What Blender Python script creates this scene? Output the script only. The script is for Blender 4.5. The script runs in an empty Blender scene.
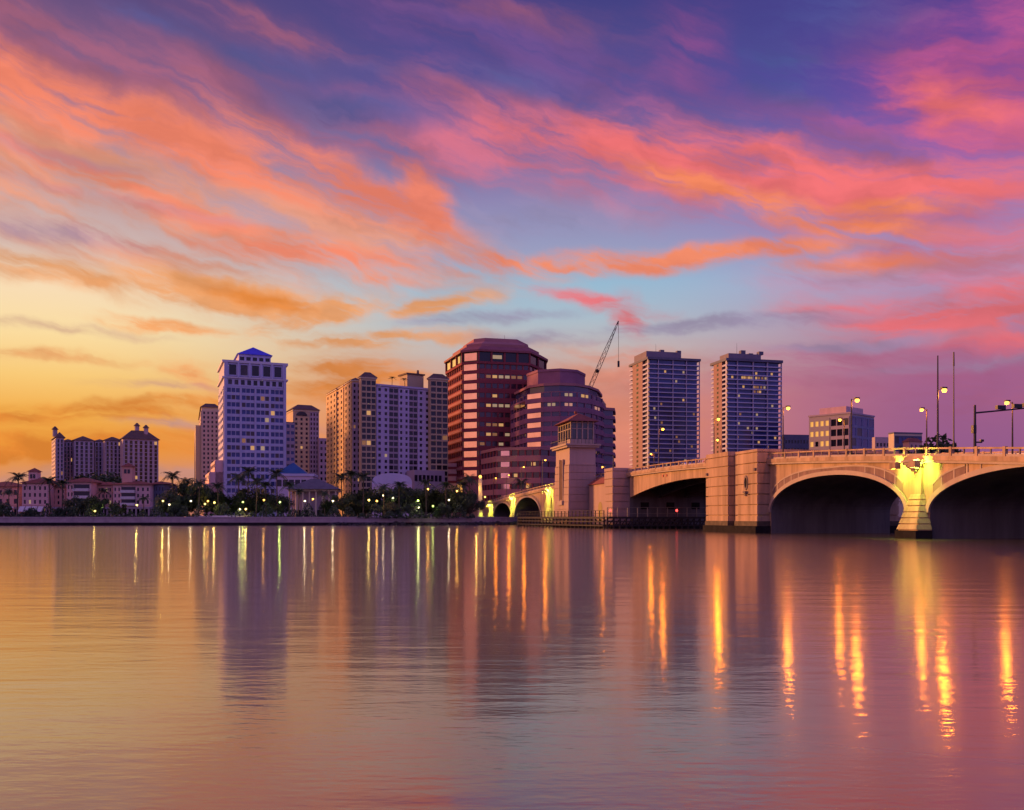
import bpy, math, random
from mathutils import Vector, Matrix
random.seed(7)
C = bpy.context.scene.collection
sc = bpy.context.scene
R = math.radians
F, YH, CH = 900.0, 517.5, 2.6          # focal length in pixels of a 1024 wide picture, horizon row, eye height

# ------------------------------------------------------------------ camera
cam = bpy.data.cameras.new('camera'); co = bpy.data.objects.new('camera', cam); C.objects.link(co)
cam.sensor_width = 36; cam.lens = F*36/1024; cam.shift_y = (YH-405)/1024
cam.clip_start = .1; cam.clip_end = 20000
co.location = (0, 0, CH); co.rotation_euler = (R(90), 0, 0)
sc.camera = co
sc.view_settings.view_transform = 'Standard'; sc.view_settings.look = 'None'
sc.view_settings.exposure = 0; sc.view_settings.gamma = 1; sc.view_settings.use_curve_mapping = False
cy = sc.cycles
cy.max_bounces = 5; cy.diffuse_bounces = 2; cy.glossy_bounces = 3; cy.transmission_bounces = 2
cy.use_denoising = True; cy.sample_clamp_indirect = 6; cy.sample_clamp_direct = 0
cy.caustics_reflective = False; cy.caustics_refractive = False

def lin(c): return tuple((v/255/12.92 if v <= 10 else ((v/255+.055)/1.055)**2.4) for v in c)

# ------------------------------------------------------------------ sky
SUN_AZ, SUN_EL = -60, 8
w = bpy.data.worlds.new('World'); sc.world = w; w.use_nodes = True
nt = w.node_tree; nt.nodes.clear(); N = nt.nodes; L = nt.links
def put(sock, v):
    if isinstance(v, bpy.types.NodeSocket): L.new(v, sock)
    else: sock.default_value = v
def M_(op, a, b=0.0, c=0.0, clamp=False):
    n = N.new('ShaderNodeMath'); n.operation = op; n.use_clamp = clamp
    put(n.inputs[0], a); put(n.inputs[1], b); put(n.inputs[2], c); return n.outputs[0]
def V_(op, a, b=(0, 0, 0), s=1.0, out=0):
    n = N.new('ShaderNodeVectorMath'); n.operation = op
    put(n.inputs[0], a); put(n.inputs[1], b)
    if op == 'SCALE': put(n.inputs[3], s)
    return n.outputs[out]
def MR(v, a, b, c=0.0, d=1.0, t='SMOOTHSTEP'):
    n = N.new('ShaderNodeMapRange'); n.interpolation_type = t; n.clamp = True
    put(n.inputs[0], v); put(n.inputs[1], a); put(n.inputs[2], b); put(n.inputs[3], c); put(n.inputs[4], d); return n.outputs[0]
def MIXC(f, a, b):
    n = N.new('ShaderNodeMix'); n.data_type = 'RGBA'; n.clamp_factor = True
    put(n.inputs[0], f); put(n.inputs[6], a); put(n.inputs[7], b); return n.outputs[2]
def NOISE(v, scale, detail=4, rough=.55, dist=0.0, color=False):
    n = N.new('ShaderNodeTexNoise'); n.noise_dimensions = '3D'
    put(n.inputs['Vector'], v); n.inputs['Scale'].default_value = scale; n.inputs['Detail'].default_value = detail
    n.inputs['Roughness'].default_value = rough; n.inputs['Distortion'].default_value = dist
    return n.outputs[1 if color else 0]
def MAP(v, loc, rot, scale, typ='TEXTURE'):
    n = N.new('ShaderNodeMapping'); n.vector_type = typ
    put(n.inputs[0], v); n.inputs[1].default_value = loc; n.inputs[2].default_value = rot; n.inputs[3].default_value = scale
    return n.outputs[0]
def RAMP(fac, stops, full):
    n = N.new('ShaderNodeValToRGB'); cr = n.color_ramp; cr.interpolation = 'EASE' if False else 'LINEAR'
    while len(cr.elements) > 1: cr.elements.remove(cr.elements[-1])
    for i, (p, c) in enumerate(stops):
        e = cr.elements[0] if i == 0 else cr.elements.new(p/full)
        e.position = p/full; e.color = lin(c)+(1,)
    put(n.inputs[0], fac); return n.outputs[0]
tc = N.new('ShaderNodeTexCoord'); D = tc.outputs['Generated']
sx = N.new('ShaderNodeSeparateXYZ'); L.new(D, sx.inputs[0])
az = M_('MULTIPLY', M_('ARCTAN2', sx.outputs[0], sx.outputs[1]), 180/math.pi)
el = M_('MULTIPLY', M_('ARCSINE', sx.outputs[2]), 180/math.pi)
cb = N.new('ShaderNodeCombineXYZ'); put(cb.inputs[0], az); put(cb.inputs[1], el); P = cb.outputs[0]
elc = M_('MAXIMUM', el, 0.0)
ef = M_('DIVIDE', elc, 40.0, clamp=True)
rl = RAMP(ef, [(0, (205,128,105)), (2.4, (222,145,95)), (4, (236,150,54)), (6, (244,174,74)), (8, (250,202,118)), (10.5, (253,222,162)),
               (13, (250,222,184)), (15, (214,194,186)), (18, (190,165,172)), (21, (165,136,160)), (24.5, (122,92,136)), (28, (92,72,124)), (40, (84,72,130))], 40)
rc = RAMP(ef, [(0, (214,122,112)), (4.3, (222,132,112)), (7.4, (220,142,122)), (9, (206,164,152)), (10.5, (196,184,182)), (12.5, (172,190,204)),
               (14.5, (152,188,212)), (16.6, (154,158,194)), (19.4, (142,134,180)), (22, (106,106,164)), (25, (78,80,150)), (30, (66,62,130)), (40, (62,56,118))], 40)
rr = RAMP(ef, [(0, (140,84,130)), (4, (150,90,140)), (8, (163,95,140)), (10, (172,118,154)), (12, (172,140,176)), (14, (168,158,200)), (17, (150,130,190)),
               (20, (122,98,178)), (24, (92,70,160)), (28, (72,60,142)), (40, (72,58,134))], 40)
base = MIXC(MR(az, -27, -2), rl, rc)
base = MIXC(MR(az, 4, 27), base, rr)

warp = V_('MULTIPLY', V_('SUBTRACT', NOISE(P, .09, 5, .6, 0, True), (.5, .5, .5)), (8, 3.2, 0))
warp2 = V_('MULTIPLY', V_('SUBTRACT', NOISE(P, .45, 4, .6, 0, True), (.5, .5, .5)), (1.3, .5, 0))
PW = V_('ADD', V_('ADD', P, warp), warp2)
wispA = NOISE(MAP(PW, (3, 7, 1), (0, 0, R(-16)), (8.0, 1.5, 1)), 1.0, 6, .56, .5)       # long streaks falling to the right
wispB = NOISE(MAP(PW, (31, 2, 5), (0, 0, R(-3)), (7.0, 1.15, 1)), 1.0, 6, .56, .4)         # level streaks, low in the sky
wispC = NOISE(MAP(P, (11, 2, 9), (0, 0, R(-20)), (5.0, .5, 1)), 1.0, 6, .7, .5)        # fine filaments
wisp = MIXC(MR(el, 11, 16), wispB, wispA)
wisp = M_('ADD', M_('MULTIPLY', wisp, .82), M_('MULTIPLY', wispC, .18))
def deg(x, y):
    a = math.atan((x-512)/F); return math.degrees(a), math.degrees(math.atan((YH-y)/F*math.cos(a)))
K1 = math.degrees(1/F)
wc = MR(wisp, .29, .71); wv = MR(NOISE(MAP(PW, (5, 1, 3), (0, 0, R(-12)), (7, 2.6, 1)), 1.0, 4, .55, .3), .35, .65)
def cloud(base, colour, blobs, opacity, soft=.36, lo=.03, hi=.97):
    """soft banks placed by azimuth and elevation, broken into filaments by the streak noise"""
    s = None
    PG = V_('ADD', PW, V_('SCALE', base, s=1e-7))      # one bank after the other keeps the shader small enough to run
    for (x, y, rx, ry, rot, g) in blobs:
        a, e = deg(x, y)
        v = MAP(PG, (a, e, 0), (0, 0, R(-rot)), (rx*K1*.95, ry*K1*.95, 1))
        m = MR(V_('LENGTH', v, out=1), 1.65, .0, 0, g)
        s = m if s is None else M_('MAXIMUM', s, m)
    t = M_('MULTIPLY', s, M_('MULTIPLY_ADD', wc, 1.32-soft, soft))
    c0 = tuple(v*.93 for v in colour); c1 = tuple(min(255, v*1.06) for v in colour)      # denser and thinner cloud differ a little
    return MIXC(M_('MULTIPLY', MR(t, lo, hi), opacity), base, MIXC(wv, lin(c0)+(1,), lin(c1)+(1,)))
# high violet and dusky rose veils
base = cloud(base, (124,80,142), [(560,70,220,50,25,.9),(860,70,90,40,35,.4),(660,120,240,50,20,.85),(420,30,120,34,20,.7),(930,210,140,50,20,.7)], .6)
base = cloud(base, (166,94,120), [(60,58,270,50,12,1),(250,98,240,28,14,.9),(270,28,110,20,6,.8),(10,15,120,34,10,1),(480,108,110,24,14,.6),(520,12,150,20,8,.5)], .8)
base = cloud(base, (196,86,138), [(970,100,130,60,28,1),(1010,30,60,60,40,.8),(860,130,120,26,22,.6),(690,50,70,60,55,.35)], .8)
base = cloud(base, (216,112,132), [(690,168,350,52,10,1),(930,190,130,34,14,.8),(960,255,150,40,8,.8),(490,150,160,34,8,.85),(880,280,160,24,2,.5)], .85)
base = cloud(base, (230,152,122), [(130,190,330,70,10,1),(330,232,210,46,10,1),(60,140,170,46,8,.9),(150,250,290,32,2,.8)], .92)
base = cloud(base, (74,86,150), [(345,108,110,18,4,1),(300,62,110,14,2,.8),(520,88,90,16,6,.9),(800,70,50,44,45,.9),(880,145,90,14,24,.8),(150,20,90,14,4,.6),(840,20,90,30,10,.7)], .75, .2)
base = cloud(base, (150,140,176), [(540,215,110,20,2,1),(60,158,110,8,6,.9),(160,212,150,7,4,.8),(70,238,90,12,0,.9),(230,165,90,7,12,.7),(840,245,70,8,2,.8)], .7, .2)
# lit salmon streaks
base = cloud(base, (246,130,100), [(140,126,260,26,14,1.1),(50,98,150,26,10,1.1),(330,176,150,26,22,1.1),(418,206,46,28,55,1.1),(320,258,200,16,0,.8),(110,180,190,14,12,.7),(200,225,210,13,8,.65)], .93, .24)
base = cloud(base, (240,112,112), [(770,165,240,30,12,1.1),(600,146,160,20,6,.9),(900,182,120,17,12,1.1),(955,105,74,26,24,.8)], .9, .24)
base = cloud(base, (252,134,90), [(800,212,150,17,14,1.1),(560,262,100,14,-2,1.2),(690,258,200,12,-3,1.1),(870,262,120,13,4,.7),(700,190,100,12,20,.95),(510,262,56,14,0,1),(390,282,60,9,0,.7),(905,205,66,10,10,.8)], .93, .24)
# low clouds
base = cloud(base, (238,158,96), [(225,300,110,18,8,1.2),(70,283,140,13,4,.7),(320,318,76,15,-14,1.2),(150,325,80,7,0,1),(190,372,44,12,18,1),(60,355,150,6,0,.6),(380,343,110,11,-2,1),(440,308,70,10,-10,1),(40,268,90,9,10,.8)], .92, .12, .0, .85)
base = cloud(base, (228,130,46), [(60,408,170,10,0,.9),(30,443,140,18,0,1.1),(180,402,120,8,-4,.8),(360,382,76,24,0,.9),(250,440,120,16,0,.7),(255,302,60,8,10,.7)], .9, .2, .0, .85)
base = cloud(base, (190,138,132), [(150,475,170,14,0,1),(170,385,90,6,0,.7),(60,330,120,6,0,.6)], .7)
base = cloud(base, (228,106,112), [(930,318,140,20,5,1.2),(1010,296,80,14,0,.9),(600,302,70,9,14,1),(634,325,16,32,-20,.9),(985,338,80,14,8,.9)], .92, .15, .0, .9)
base = cloud(base, (170,92,128), [(880,362,200,20,2,.9),(960,392,170,24,0,.7),(790,378,110,16,4,.8),(660,385,100,18,0,.5)], .7, .2)
base = cloud(base, (150,132,166), [(740,326,180,8,-2,1.2),(870,343,110,7,0,1),(480,322,110,8,-4,.9),(240,425,110,8,0,.7),(560,342,120,8,0,.8),(960,362,120,7,-2,.8),(900,272,90,8,0,.6)], .7, .2)
base = cloud(base, (224,134,108), [(610,372,120,30,0,.9),(600,420,130,34,0,.9)], .7)
# the sky behind and above: pink and violet afterglow
rb = RAMP(M_('DIVIDE', elc, 90.0, clamp=True), [(0, (158,118,182)), (12, (142,124,200)), (30, (120,110,196)), (60, (95,88,168)), (90, (85,78,152))], 90)
backw = M_('MAXIMUM', M_('MAXIMUM', MR(az, 45, 100), MR(az, -122, -165)), MR(el, 36, 60))
rside = RAMP(M_('DIVIDE', elc, 60.0, clamp=True), [(0, (250,165,120)), (8, (252,178,150)), (20, (225,150,165)), (60, (120,98,160))], 60)
base = MIXC(MR(az, -34, -60), base, rside)
base = MIXC(backw, base, V_('SCALE', rb, s=1.12))
sky = N.new('ShaderNodeTexSky'); sky.sky_type = 'NISHITA'; sky.sun_disc = False
sky.sun_elevation = R(SUN_EL); sky.sun_rotation = R(SUN_AZ); sky.air_density = 1.4; sky.dust_density = 2.0
b1 = N.new('ShaderNodeBackground'); L.new(base, b1.inputs[0]); b1.inputs[1].default_value = .96
b2 = N.new('ShaderNodeBackground'); L.new(sky.outputs[0], b2.inputs[0]); b2.inputs[1].default_value = .05*.08
ad = N.new('ShaderNodeAddShader'); L.new(b1.outputs[0], ad.inputs[0]); L.new(b2.outputs[0], ad.inputs[1])
wo = N.new('ShaderNodeOutputWorld'); L.new(ad.outputs[0], wo.inputs[0])
w.cycles.sampling_method = 'MANUAL'; w.cycles.sample_map_resolution = 1024

# ------------------------------------------------------------------ sun: the afterglow low in the west, left of the picture
sl = bpy.data.lights.new('sun', 'SUN'); sl.energy = 4.6; sl.angle = R(9); sl.color = (1, .40, .13)
so = bpy.data.objects.new('sun', sl); C.objects.link(so)
sd = Vector((math.sin(R(SUN_AZ))*math.cos(R(SUN_EL)), math.cos(R(SUN_AZ))*math.cos(R(SUN_EL)), math.sin(R(SUN_EL))))
so.rotation_euler = sd.to_track_quat('Z', 'Y').to_euler(); so.location = sd*900

# ------------------------------------------------------------------ materials
MATS = {}
def mat(name, col, rough=.7, metal=0.0, var=.18, scale=.35, stretch=(1, 1, 1), emit=None, es=0.0, spec=.4, bump=0.0):
    if name in MATS: return MATS[name]
    m = bpy.data.materials.new(name); m.use_nodes = True; t = m.node_tree; n = t.nodes; p = n['Principled BSDF']
    p.inputs['Roughness'].default_value = rough; p.inputs['Metallic'].default_value = metal
    p.inputs['Specular IOR Level'].default_value = spec
    if emit:
        p.inputs['Base Color'].default_value = (*col, 1)
        p.inputs['Emission Color'].default_value = (*emit, 1); p.inputs['Emission Strength'].default_value = es
    else:
        g = n.new('ShaderNodeNewGeometry'); mp = n.new('ShaderNodeMapping'); t.links.new(g.outputs['Position'], mp.inputs[0])
        mp.inputs[3].default_value = stretch
        x = n.new('ShaderNodeTexNoise'); t.links.new(mp.outputs[0], x.inputs['Vector'])
        x.inputs['Scale'].default_value = scale; x.inputs['Detail'].default_value = 7; x.inputs['Roughness'].default_value = .65
        r = n.new('ShaderNodeMapRange'); t.links.new(x.outputs[0], r.inputs[0])
        r.inputs[1].default_value = .3; r.inputs[2].default_value = .7; r.inputs[3].default_value = 1-var; r.inputs[4].default_value = 1+var*.6
        mx = n.new('ShaderNodeMix'); mx.data_type = 'RGBA'; mx.blend_type = 'MULTIPLY'; mx.inputs[0].default_value = 1
        mx.inputs[6].default_value = (*col, 1); t.links.new(r.outputs[0], mx.inputs[7]); t.links.new(mx.outputs[2], p.inputs['Base Color'])
        if bump:
            b = n.new('ShaderNodeBump'); b.inputs['Strength'].default_value = bump; b.inputs['Distance'].default_value = .1
            t.links.new(x.outputs[0], b.inputs['Height']); t.links.new(b.outputs[0], p.inputs['Normal'])
    MATS[name] = m; return m
STREAK = (1, 1, .12)
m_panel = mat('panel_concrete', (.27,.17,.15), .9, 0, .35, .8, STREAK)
m_conc = mat('bridge_concrete', (.53,.36,.24), .9, 0, .45, .5, STREAK, bump=.2, spec=.12)
m_concd = mat('dark_concrete', (.26,.19,.165), .85, 0, .3, .5, STREAK)
m_trim = mat('pale_concrete', (.47,.36,.30), .75, 0, .15, .6, STREAK)
m_wet_shade = mat('wet_base_and_hole_shade', (.03,.027,.028), .95, 0, .4, .8, spec=.05)  # wet footings; also the painted shade of niche and pier openings
m_shade = mat('vault_shade', (.19,.175,.17), .9, 0, .35, .4, STREAK, spec=.1)  # shade under arches and deck put into a dark concrete colour
m_stone = mat('tower_stone', (.46,.32,.27), .85, 0, .15, .5, STREAK)
m_asph = mat('asphalt', (.05,.05,.055), .9, 0, .25, .3)
m_roofred = mat('red_tile', (.30,.085,.06), .8, 0, .3, .8)
m_glass = mat('dark_glass', (.012,.013,.028), .15, 0, .5, .08, spec=.5)
m_blueglass = mat('blue_glass', (.02,.05,.23), .12, 0, .5, .1, spec=.6)
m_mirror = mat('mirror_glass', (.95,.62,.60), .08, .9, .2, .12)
m_white = mat('white_stucco', (.57,.56,.76), .75, 0, .12, .12, STREAK)
m_cream = mat('cream_stucco', (.76,.63,.42), .75, 0, .14, .1, STREAK)
m_tan = mat('tan_stucco', (.62,.47,.28), .75, 0, .15, .1, STREAK)
m_mauve = mat('mauve_stucco', (.50,.38,.42), .75, 0, .15, .1, STREAK)
m_pink = mat('pink_stucco', (.80,.50,.47), .75, 0, .15, .2, STREAK)
m_coral = mat('coral_stucco', (.80,.44,.34), .75, 0, .15, .2, STREAK)
m_redstone = mat('red_granite', (.33,.08,.085), .85, 0, .2, .1, spec=.08)
m_redlight = mat('rose_granite', (.50,.22,.21), .85, 0, .15, .1, spec=.08)
m_purple = mat('rose_brown_granite', (.37,.17,.23), .85, 0, .2, .1, spec=.1)
m_blueroof = mat('blue_metal_roof', (.10,.09,.80), .55, 0, .2, .3)
m_tealroof = mat('teal_metal_roof', (.03,.11,.28), .45, 0, .2, .3)
m_greyroof = mat('grey_roof', (.16,.14,.16), .8, 0, .25, .5)
m_brown = mat('brown_roof', (.17,.10,.08), .8, 0, .25, .4)
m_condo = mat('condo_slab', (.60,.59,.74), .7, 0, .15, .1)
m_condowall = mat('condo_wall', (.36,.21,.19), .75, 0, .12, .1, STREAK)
m_navy = mat('slate_blue_wall', (.14,.14,.20), .7, 0, .2, .1)
m_dark = mat('dark_metal', (.035,.03,.035), .5, .3, .2, 1)
m_wood = mat('dark_timber', (.05,.04,.038), .85, 0, .35, 1.5, (1, 1, .3))
m_rail = mat('weathered_rail', (.36,.31,.24), .7, 0, .25, 1)
m_leaf = mat('leaf_green', (.06,.095,.035), .7, 0, .45, .5)
m_leaf2 = mat('dark_leaf', (.045,.07,.03), .7, 0, .45, .5)
m_bark = mat('bark', (.10,.075,.055), .9, 0, .3, 2)
m_awn = mat('white_awning', (.75,.68,.68), .7, 0, .1, 1)
m_cap = mat('seawall_cap', (.46,.36,.38), .8, 0, .25, .5)
m_rock = mat('riprap_rock', (.06,.055,.055), .9, 0, .5, .8)
m_grassm = mat('park_ground', (.07,.075,.05), .9, 0, .4, .05)
e_warm = mat('lit_window', (.2,.15,.1), emit=(1,.52,.17), es=.55)
m_curt = mat('curtained_glass', (.09,.075,.085), .35, 0, .5, .2, spec=.4)
e_dim = mat('dim_lit_window', (.2,.15,.1), emit=(1,.42,.14), es=.2)
e_pale = mat('pale_lit_window', (.2,.18,.15), emit=(1,.66,.36), es=.33)
e_pink = mat('glowing_rose_window', (.3,.2,.15), emit=(1,.45,.3), es=.45)
e_sod = mat('sodium_lamp', (.5,.4,.2), emit=(1,.5,.08), es=2.6)
e_whi = mat('white_lamp', (.5,.5,.4), emit=(1,.84,.45), es=1.5)
e_yel = mat('yellow_lamp', (.5,.45,.2), emit=(1,.74,.2), es=1.8)
e_grn = mat('greenish_lamp', (.4,.5,.2), emit=(.75,1,.25), es=1.3)
e_red = mat('red_lamp', (.4,.05,.05), emit=(1,.06,.05), es=4)

# ------------------------------------------------------------------ mesh helpers
class MB:
    def __init__(s): s.v = []; s.f = []
    def add(s, vs, fs):
        n = len(s.v); s.v += [tuple(p) for p in vs]; s.f += [tuple(i+n for i in q) for q in fs]; return s
    def box(s, x0, x1, y0, y1, z0, z1):
        return s.add([(x0,y0,z0),(x1,y0,z0),(x1,y1,z0),(x0,y1,z0),(x0,y0,z1),(x1,y0,z1),(x1,y1,z1),(x0,y1,z1)],
                     [(3,2,1,0),(4,5,6,7),(0,1,5,4),(1,2,6,5),(2,3,7,6),(3,0,4,7)])
    def obox(s, o, ang, u0, u1, v0, v1, z0, z1):      # u along the wall, v outwards from it
        c, n = math.cos(ang), math.sin(ang)
        q = lambda u, v, z: (o[0]+u*c+v*n, o[1]+u*n-v*c, z)
        return s.add([q(u0,v1,z0),q(u1,v1,z0),q(u1,v0,z0),q(u0,v0,z0),q(u0,v1,z1),q(u1,v1,z1),q(u1,v0,z1),q(u0,v0,z1)],
                     [(3,2,1,0),(4,5,6,7),(0,1,5,4),(1,2,6,5),(2,3,7,6),(3,0,4,7)])
    def prism(s, poly, z0, z1, top=None):
        n = len(poly); t = top or poly
        return s.add([(x,y,z0) for x,y in poly]+[(x,y,z1) for x,y in t],
                     [tuple(range(n-1,-1,-1)), tuple(range(n,2*n))]+[(i,(i+1)%n,n+(i+1)%n,n+i) for i in range(n)])
    def hip(s, x0, x1, y0, y1, z0, z1, ridge=None, over=.6):
        x0-=over; x1+=over; y0-=over; y1+=over; lx, ly = x1-x0, y1-y0; m = min(lx, ly)/2 if ridge is None else ridge
        a, b = (x0+min(m,lx/2-.01), x1-min(m,lx/2-.01)); c, d = (y0+min(m,ly/2-.01), y1-min(m,ly/2-.01))
        return s.prism([(x0,y0),(x1,y0),(x1,y1),(x0,y1)], z0, z1, [(a,c),(b,c),(b,d),(a,d)])
    def tube(s, p0, p1, r0, r1=None, n=8):
        r1 = r0 if r1 is None else r1; p0, p1 = Vector(p0), Vector(p1); d = (p1-p0).normalized()
        a = d.orthogonal().normalized(); b = d.cross(a)
        vs = [p0+(a*math.cos(2*math.pi*i/n)+b*math.sin(2*math.pi*i/n))*r0 for i in range(n)]
        vs += [p1+(a*math.cos(2*math.pi*i/n)+b*math.sin(2*math.pi*i/n))*r1 for i in range(n)]
        return s.add(vs, [tuple(range(n-1,-1,-1)), tuple(range(n,2*n))]+[(i,(i+1)%n,n+(i+1)%n,n+i) for i in range(n)])
    def ball(s, c, r, n=8, k=6, sq=1.0):
        vs = [(c[0],c[1],c[2]-r*sq)]; fs = []
        for j in range(1, k):
            a = -math.pi/2+math.pi*j/k
            vs += [(c[0]+r*math.cos(a)*math.cos(2*math.pi*i/n), c[1]+r*math.cos(a)*math.sin(2*math.pi*i/n), c[2]+r*sq*math.sin(a)) for i in range(n)]
        vs.append((c[0],c[1],c[2]+r*sq)); t = len(vs)-1
        for i in range(n):
            fs.append((0, 1+(i+1)%n, 1+i)); fs.append((t, t-n+i, t-n+(i+1)%n))
            for j in range(k-2): fs.append((1+j*n+i, 1+j*n+(i+1)%n, 1+(j+1)*n+(i+1)%n, 1+(j+1)*n+i))
        return s.add(vs, fs)
    def mesh(s, name):
        me = bpy.data.meshes.new(name); me.from_pydata(s.v, [], s.f); me.update(); return me
    def build(s, name, m, parent=None, loc=None, rz=0, label=None, kind=None):
        me = s.mesh(name); me.materials.append(m); o = bpy.data.objects.new(name, me); C.objects.link(o)
        if parent: o.parent = parent
        if loc: o.location = loc
        if rz: o.rotation_euler.z = rz
        if label: o['label'] = label
        if kind: o['kind'] = kind
        return o
def tag(o, label, cat, group=None, kind=None):
    o['label'] = label; o['category'] = cat
    if group: o['group'] = group
    if kind: o['kind'] = kind
    return o
def thing(name, loc, rz, label, cat, group=None):
    o = bpy.data.objects.new(name, None); C.objects.link(o); o.location = loc; o.rotation_euler = (0, 0, rz); o.empty_display_size = 1
    return tag(o, label, cat, group)
def copy_tree(o, parent=None):
    c = o.copy(); C.objects.link(c)
    if parent: c.parent = parent; c.matrix_parent_inverse = o.matrix_parent_inverse
    for ch in list(o.children): copy_tree(ch, c)
    return c
def X(x, d): return (x-512)/F*d
def Z(y, d): return CH+(YH-y)/F*d
GZ = 2.2                                                                  # level of the land
def corner(xl, xc, xr, d, th):
    """box seen with its near corner at picture column xc: returns corner, front length, left length"""
    cx, cyy = X(xc, d), d; c, s = math.cos(R(th)), math.sin(R(th))
    r = (xr-512)/F; wf = (r*cyy-cx)/(c-r*s)
    r = (xl-512)/F; wl = (r*cyy-cx)/(-s-r*c)
    return (cx, cyy), wf, wl

class Bld:
    def __init__(s, name, loc, rz, label, cat='building', group=None):
        s.root = thing(name, (loc[0], loc[1], GZ), rz, label, cat, group); s.wins = []; s.cache = {}
    def part(s, mb, name, m, label=None, kind=None, parent=None):
        mb.v = [(a, b, c-GZ) for a, b, c in mb.v]; return mb.build(name, m, parent or s.root, label=label, kind=kind)
    def win(s, o, ang, u, z, w_, h, m=None, pri=0, out=.06):
        s.wins.append((pri+(2 if m not in (None, m_glass, m_blueglass, m_curt) else 0)+random.random()*.01, o, ang, u, z, w_, h, m or m_glass, out))
    def face(s, o, ang, u0, u1, z0, z1, cols, rows, m_wall, fw=.5, fh=.55, lit=.03, pri=0, glass=None, relief=.35, proud=None, fill=None, skip=None, litm=None):
        """grid of windows in one wall, set back behind piers and spandrels"""
        du = (u1-u0)/cols; dz = (z1-z0)/rows; g = proud or MB()
        for j in range(rows+1):
            a = z0+(j-.5)*dz+dz*fh/2 if j else z0-.01
            b = z0+(j+.5)*dz-dz*fh/2 if j < rows else z1
            g.obox(o, ang, u0, u1, 0, relief, a, b)
        for i in range(cols+1):
            a = u0+(i-.5)*du+du*fw/2 if i else u0
            b = u0+(i+.5)*du-du*fw/2 if i < cols else u1
            g.obox(o, ang, a, b, 0, relief*.94, z0, z1-.02)
        for j in range(rows):
            for i in range(cols):
                if skip and skip(i, j): continue
                q = random.random(); m = (litm or random.choice((e_warm, e_pale, e_dim, e_dim))) if q < lit*1.4 else (m_curt if q > .82 else (glass or m_glass))
                s.win(o, ang, u0+(i+.5)*du, z0+(j+.5)*dz, du*fw+.02, dz*fh+.02, m, pri)
        if not proud: s.part(g, 'facade', m_wall)
    def finish(s, n=96):
        s.wins.sort(key=lambda q: -q[0]); rest = {}
        for k, (p, o, ang, u, z, w_, h, m, out) in enumerate(s.wins):
            c, sn = math.cos(ang), math.sin(ang)
            if k < n:
                key = (round(w_, 2), round(h, 2), m.name)
                if key not in s.cache:
                    me = MB().box(-w_/2, w_/2, -out, 0.0, -h/2, h/2).mesh('window'); me.materials.append(m); s.cache[key] = me
                b = bpy.data.objects.new('window', s.cache[key]); C.objects.link(b); b.parent = s.root
                b.location = (o[0]+u*c, o[1]+u*sn, z-GZ); b.rotation_euler.z = ang
                if m in (e_warm, e_pale, e_pink): b['label'] = 'window with warm light on inside'
            else:
                rest.setdefault(m.name, (m, MB()))[1].obox(o, ang, u-w_/2, u+w_/2, 0, out, z-h/2, z+h/2)
        for m, mb in rest.values(): s.part(mb, 'window_mass', m, kind='stuff', label='all remaining windows of the same building')
# faces of a box in its own frame
def f_front(): return (0, 0), 0.0
def f_left(dep): return (0, dep), -math.pi/2
def f_right(wf): return (wf, 0), math.pi/2

# ------------------------------------------------------------------ water and land
def sheet(name, poly, z, m, kind='structure', label=None, cat=None):
    o = MB().add([(x, y, z) for x, y in poly], [tuple(range(len(poly)))]).build(name, m); o['kind'] = kind
    if label: o['label'] = label; o['category'] = cat
    return o
mw = bpy.data.materials.new('water'); mw.use_nodes = True; t = mw.node_tree; n = t.nodes; lk = t.links; n.clear()
g = n.new('ShaderNodeNewGeometry')
def wn(scale, detail, sx_, sy_, rz=0):
    mp = n.new('ShaderNodeMapping'); lk.new(g.outputs['Position'], mp.inputs[0]); mp.inputs[3].default_value = (sx_, sy_, 1); mp.inputs[2].default_value = (0, 0, rz)
    x = n.new('ShaderNodeTexNoise'); lk.new(mp.outputs[0], x.inputs['Vector']); x.inputs['Scale'].default_value = scale; x.inputs['Detail'].default_value = detail
    x.inputs['Roughness'].default_value = .5; x.inputs['Distortion'].default_value = .3
    return x.outputs[0]
def bump(h, dist, strength, nrm=None):
    b = n.new('ShaderNodeBump'); b.inputs['Strength'].default_value = strength; b.inputs['Distance'].default_value = dist
    lk.new(h, b.inputs['Height'])
    if nrm: lk.new(nrm, b.inputs['Normal'])
    return b.outputs[0]
nb = bump(wn(1, 2, .22, .8, .05), .045, .35)
nb = bump(wn(1, 4, 1.1, 4.0, -.08), .012, .4, nb)
nb = bump(wn(1, 2, 3.2, 8.5, .1), .009, .3, nb)
def gloss(r, dist='BECKMANN'):
    gl = n.new('ShaderNodeBsdfGlossy'); gl.distribution = dist; gl.inputs['Roughness'].default_value = r
    gl.inputs['Color'].default_value = (1.0, .89, .77, 1); lk.new(nb, gl.inputs['Normal']); return gl
ga, gb, g2 = gloss(.085), gloss(.18), gloss(.28, 'GGX')
g1 = n.new('ShaderNodeMixShader'); g1.inputs[0].default_value = .45; lk.new(ga.outputs[0], g1.inputs[1]); lk.new(gb.outputs[0], g1.inputs[2])
gm = n.new('ShaderNodeMixShader'); gm.inputs[0].default_value = .24; lk.new(g1.outputs[0], gm.inputs[1]); lk.new(g2.outputs[0], gm.inputs[2])
df = n.new('ShaderNodeBsdfDiffuse'); df.inputs['Color'].default_value = (.010, .010, .018, 1)
fr = n.new('ShaderNodeFresnel'); fr.inputs['IOR'].default_value = 1.33
fm = n.new('ShaderNodeMath'); fm.operation = 'MULTIPLY_ADD'; fm.use_clamp = True; lk.new(fr.outputs[0], fm.inputs[0]); fm.inputs[1].default_value = .72; fm.inputs[2].default_value = .34
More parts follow.
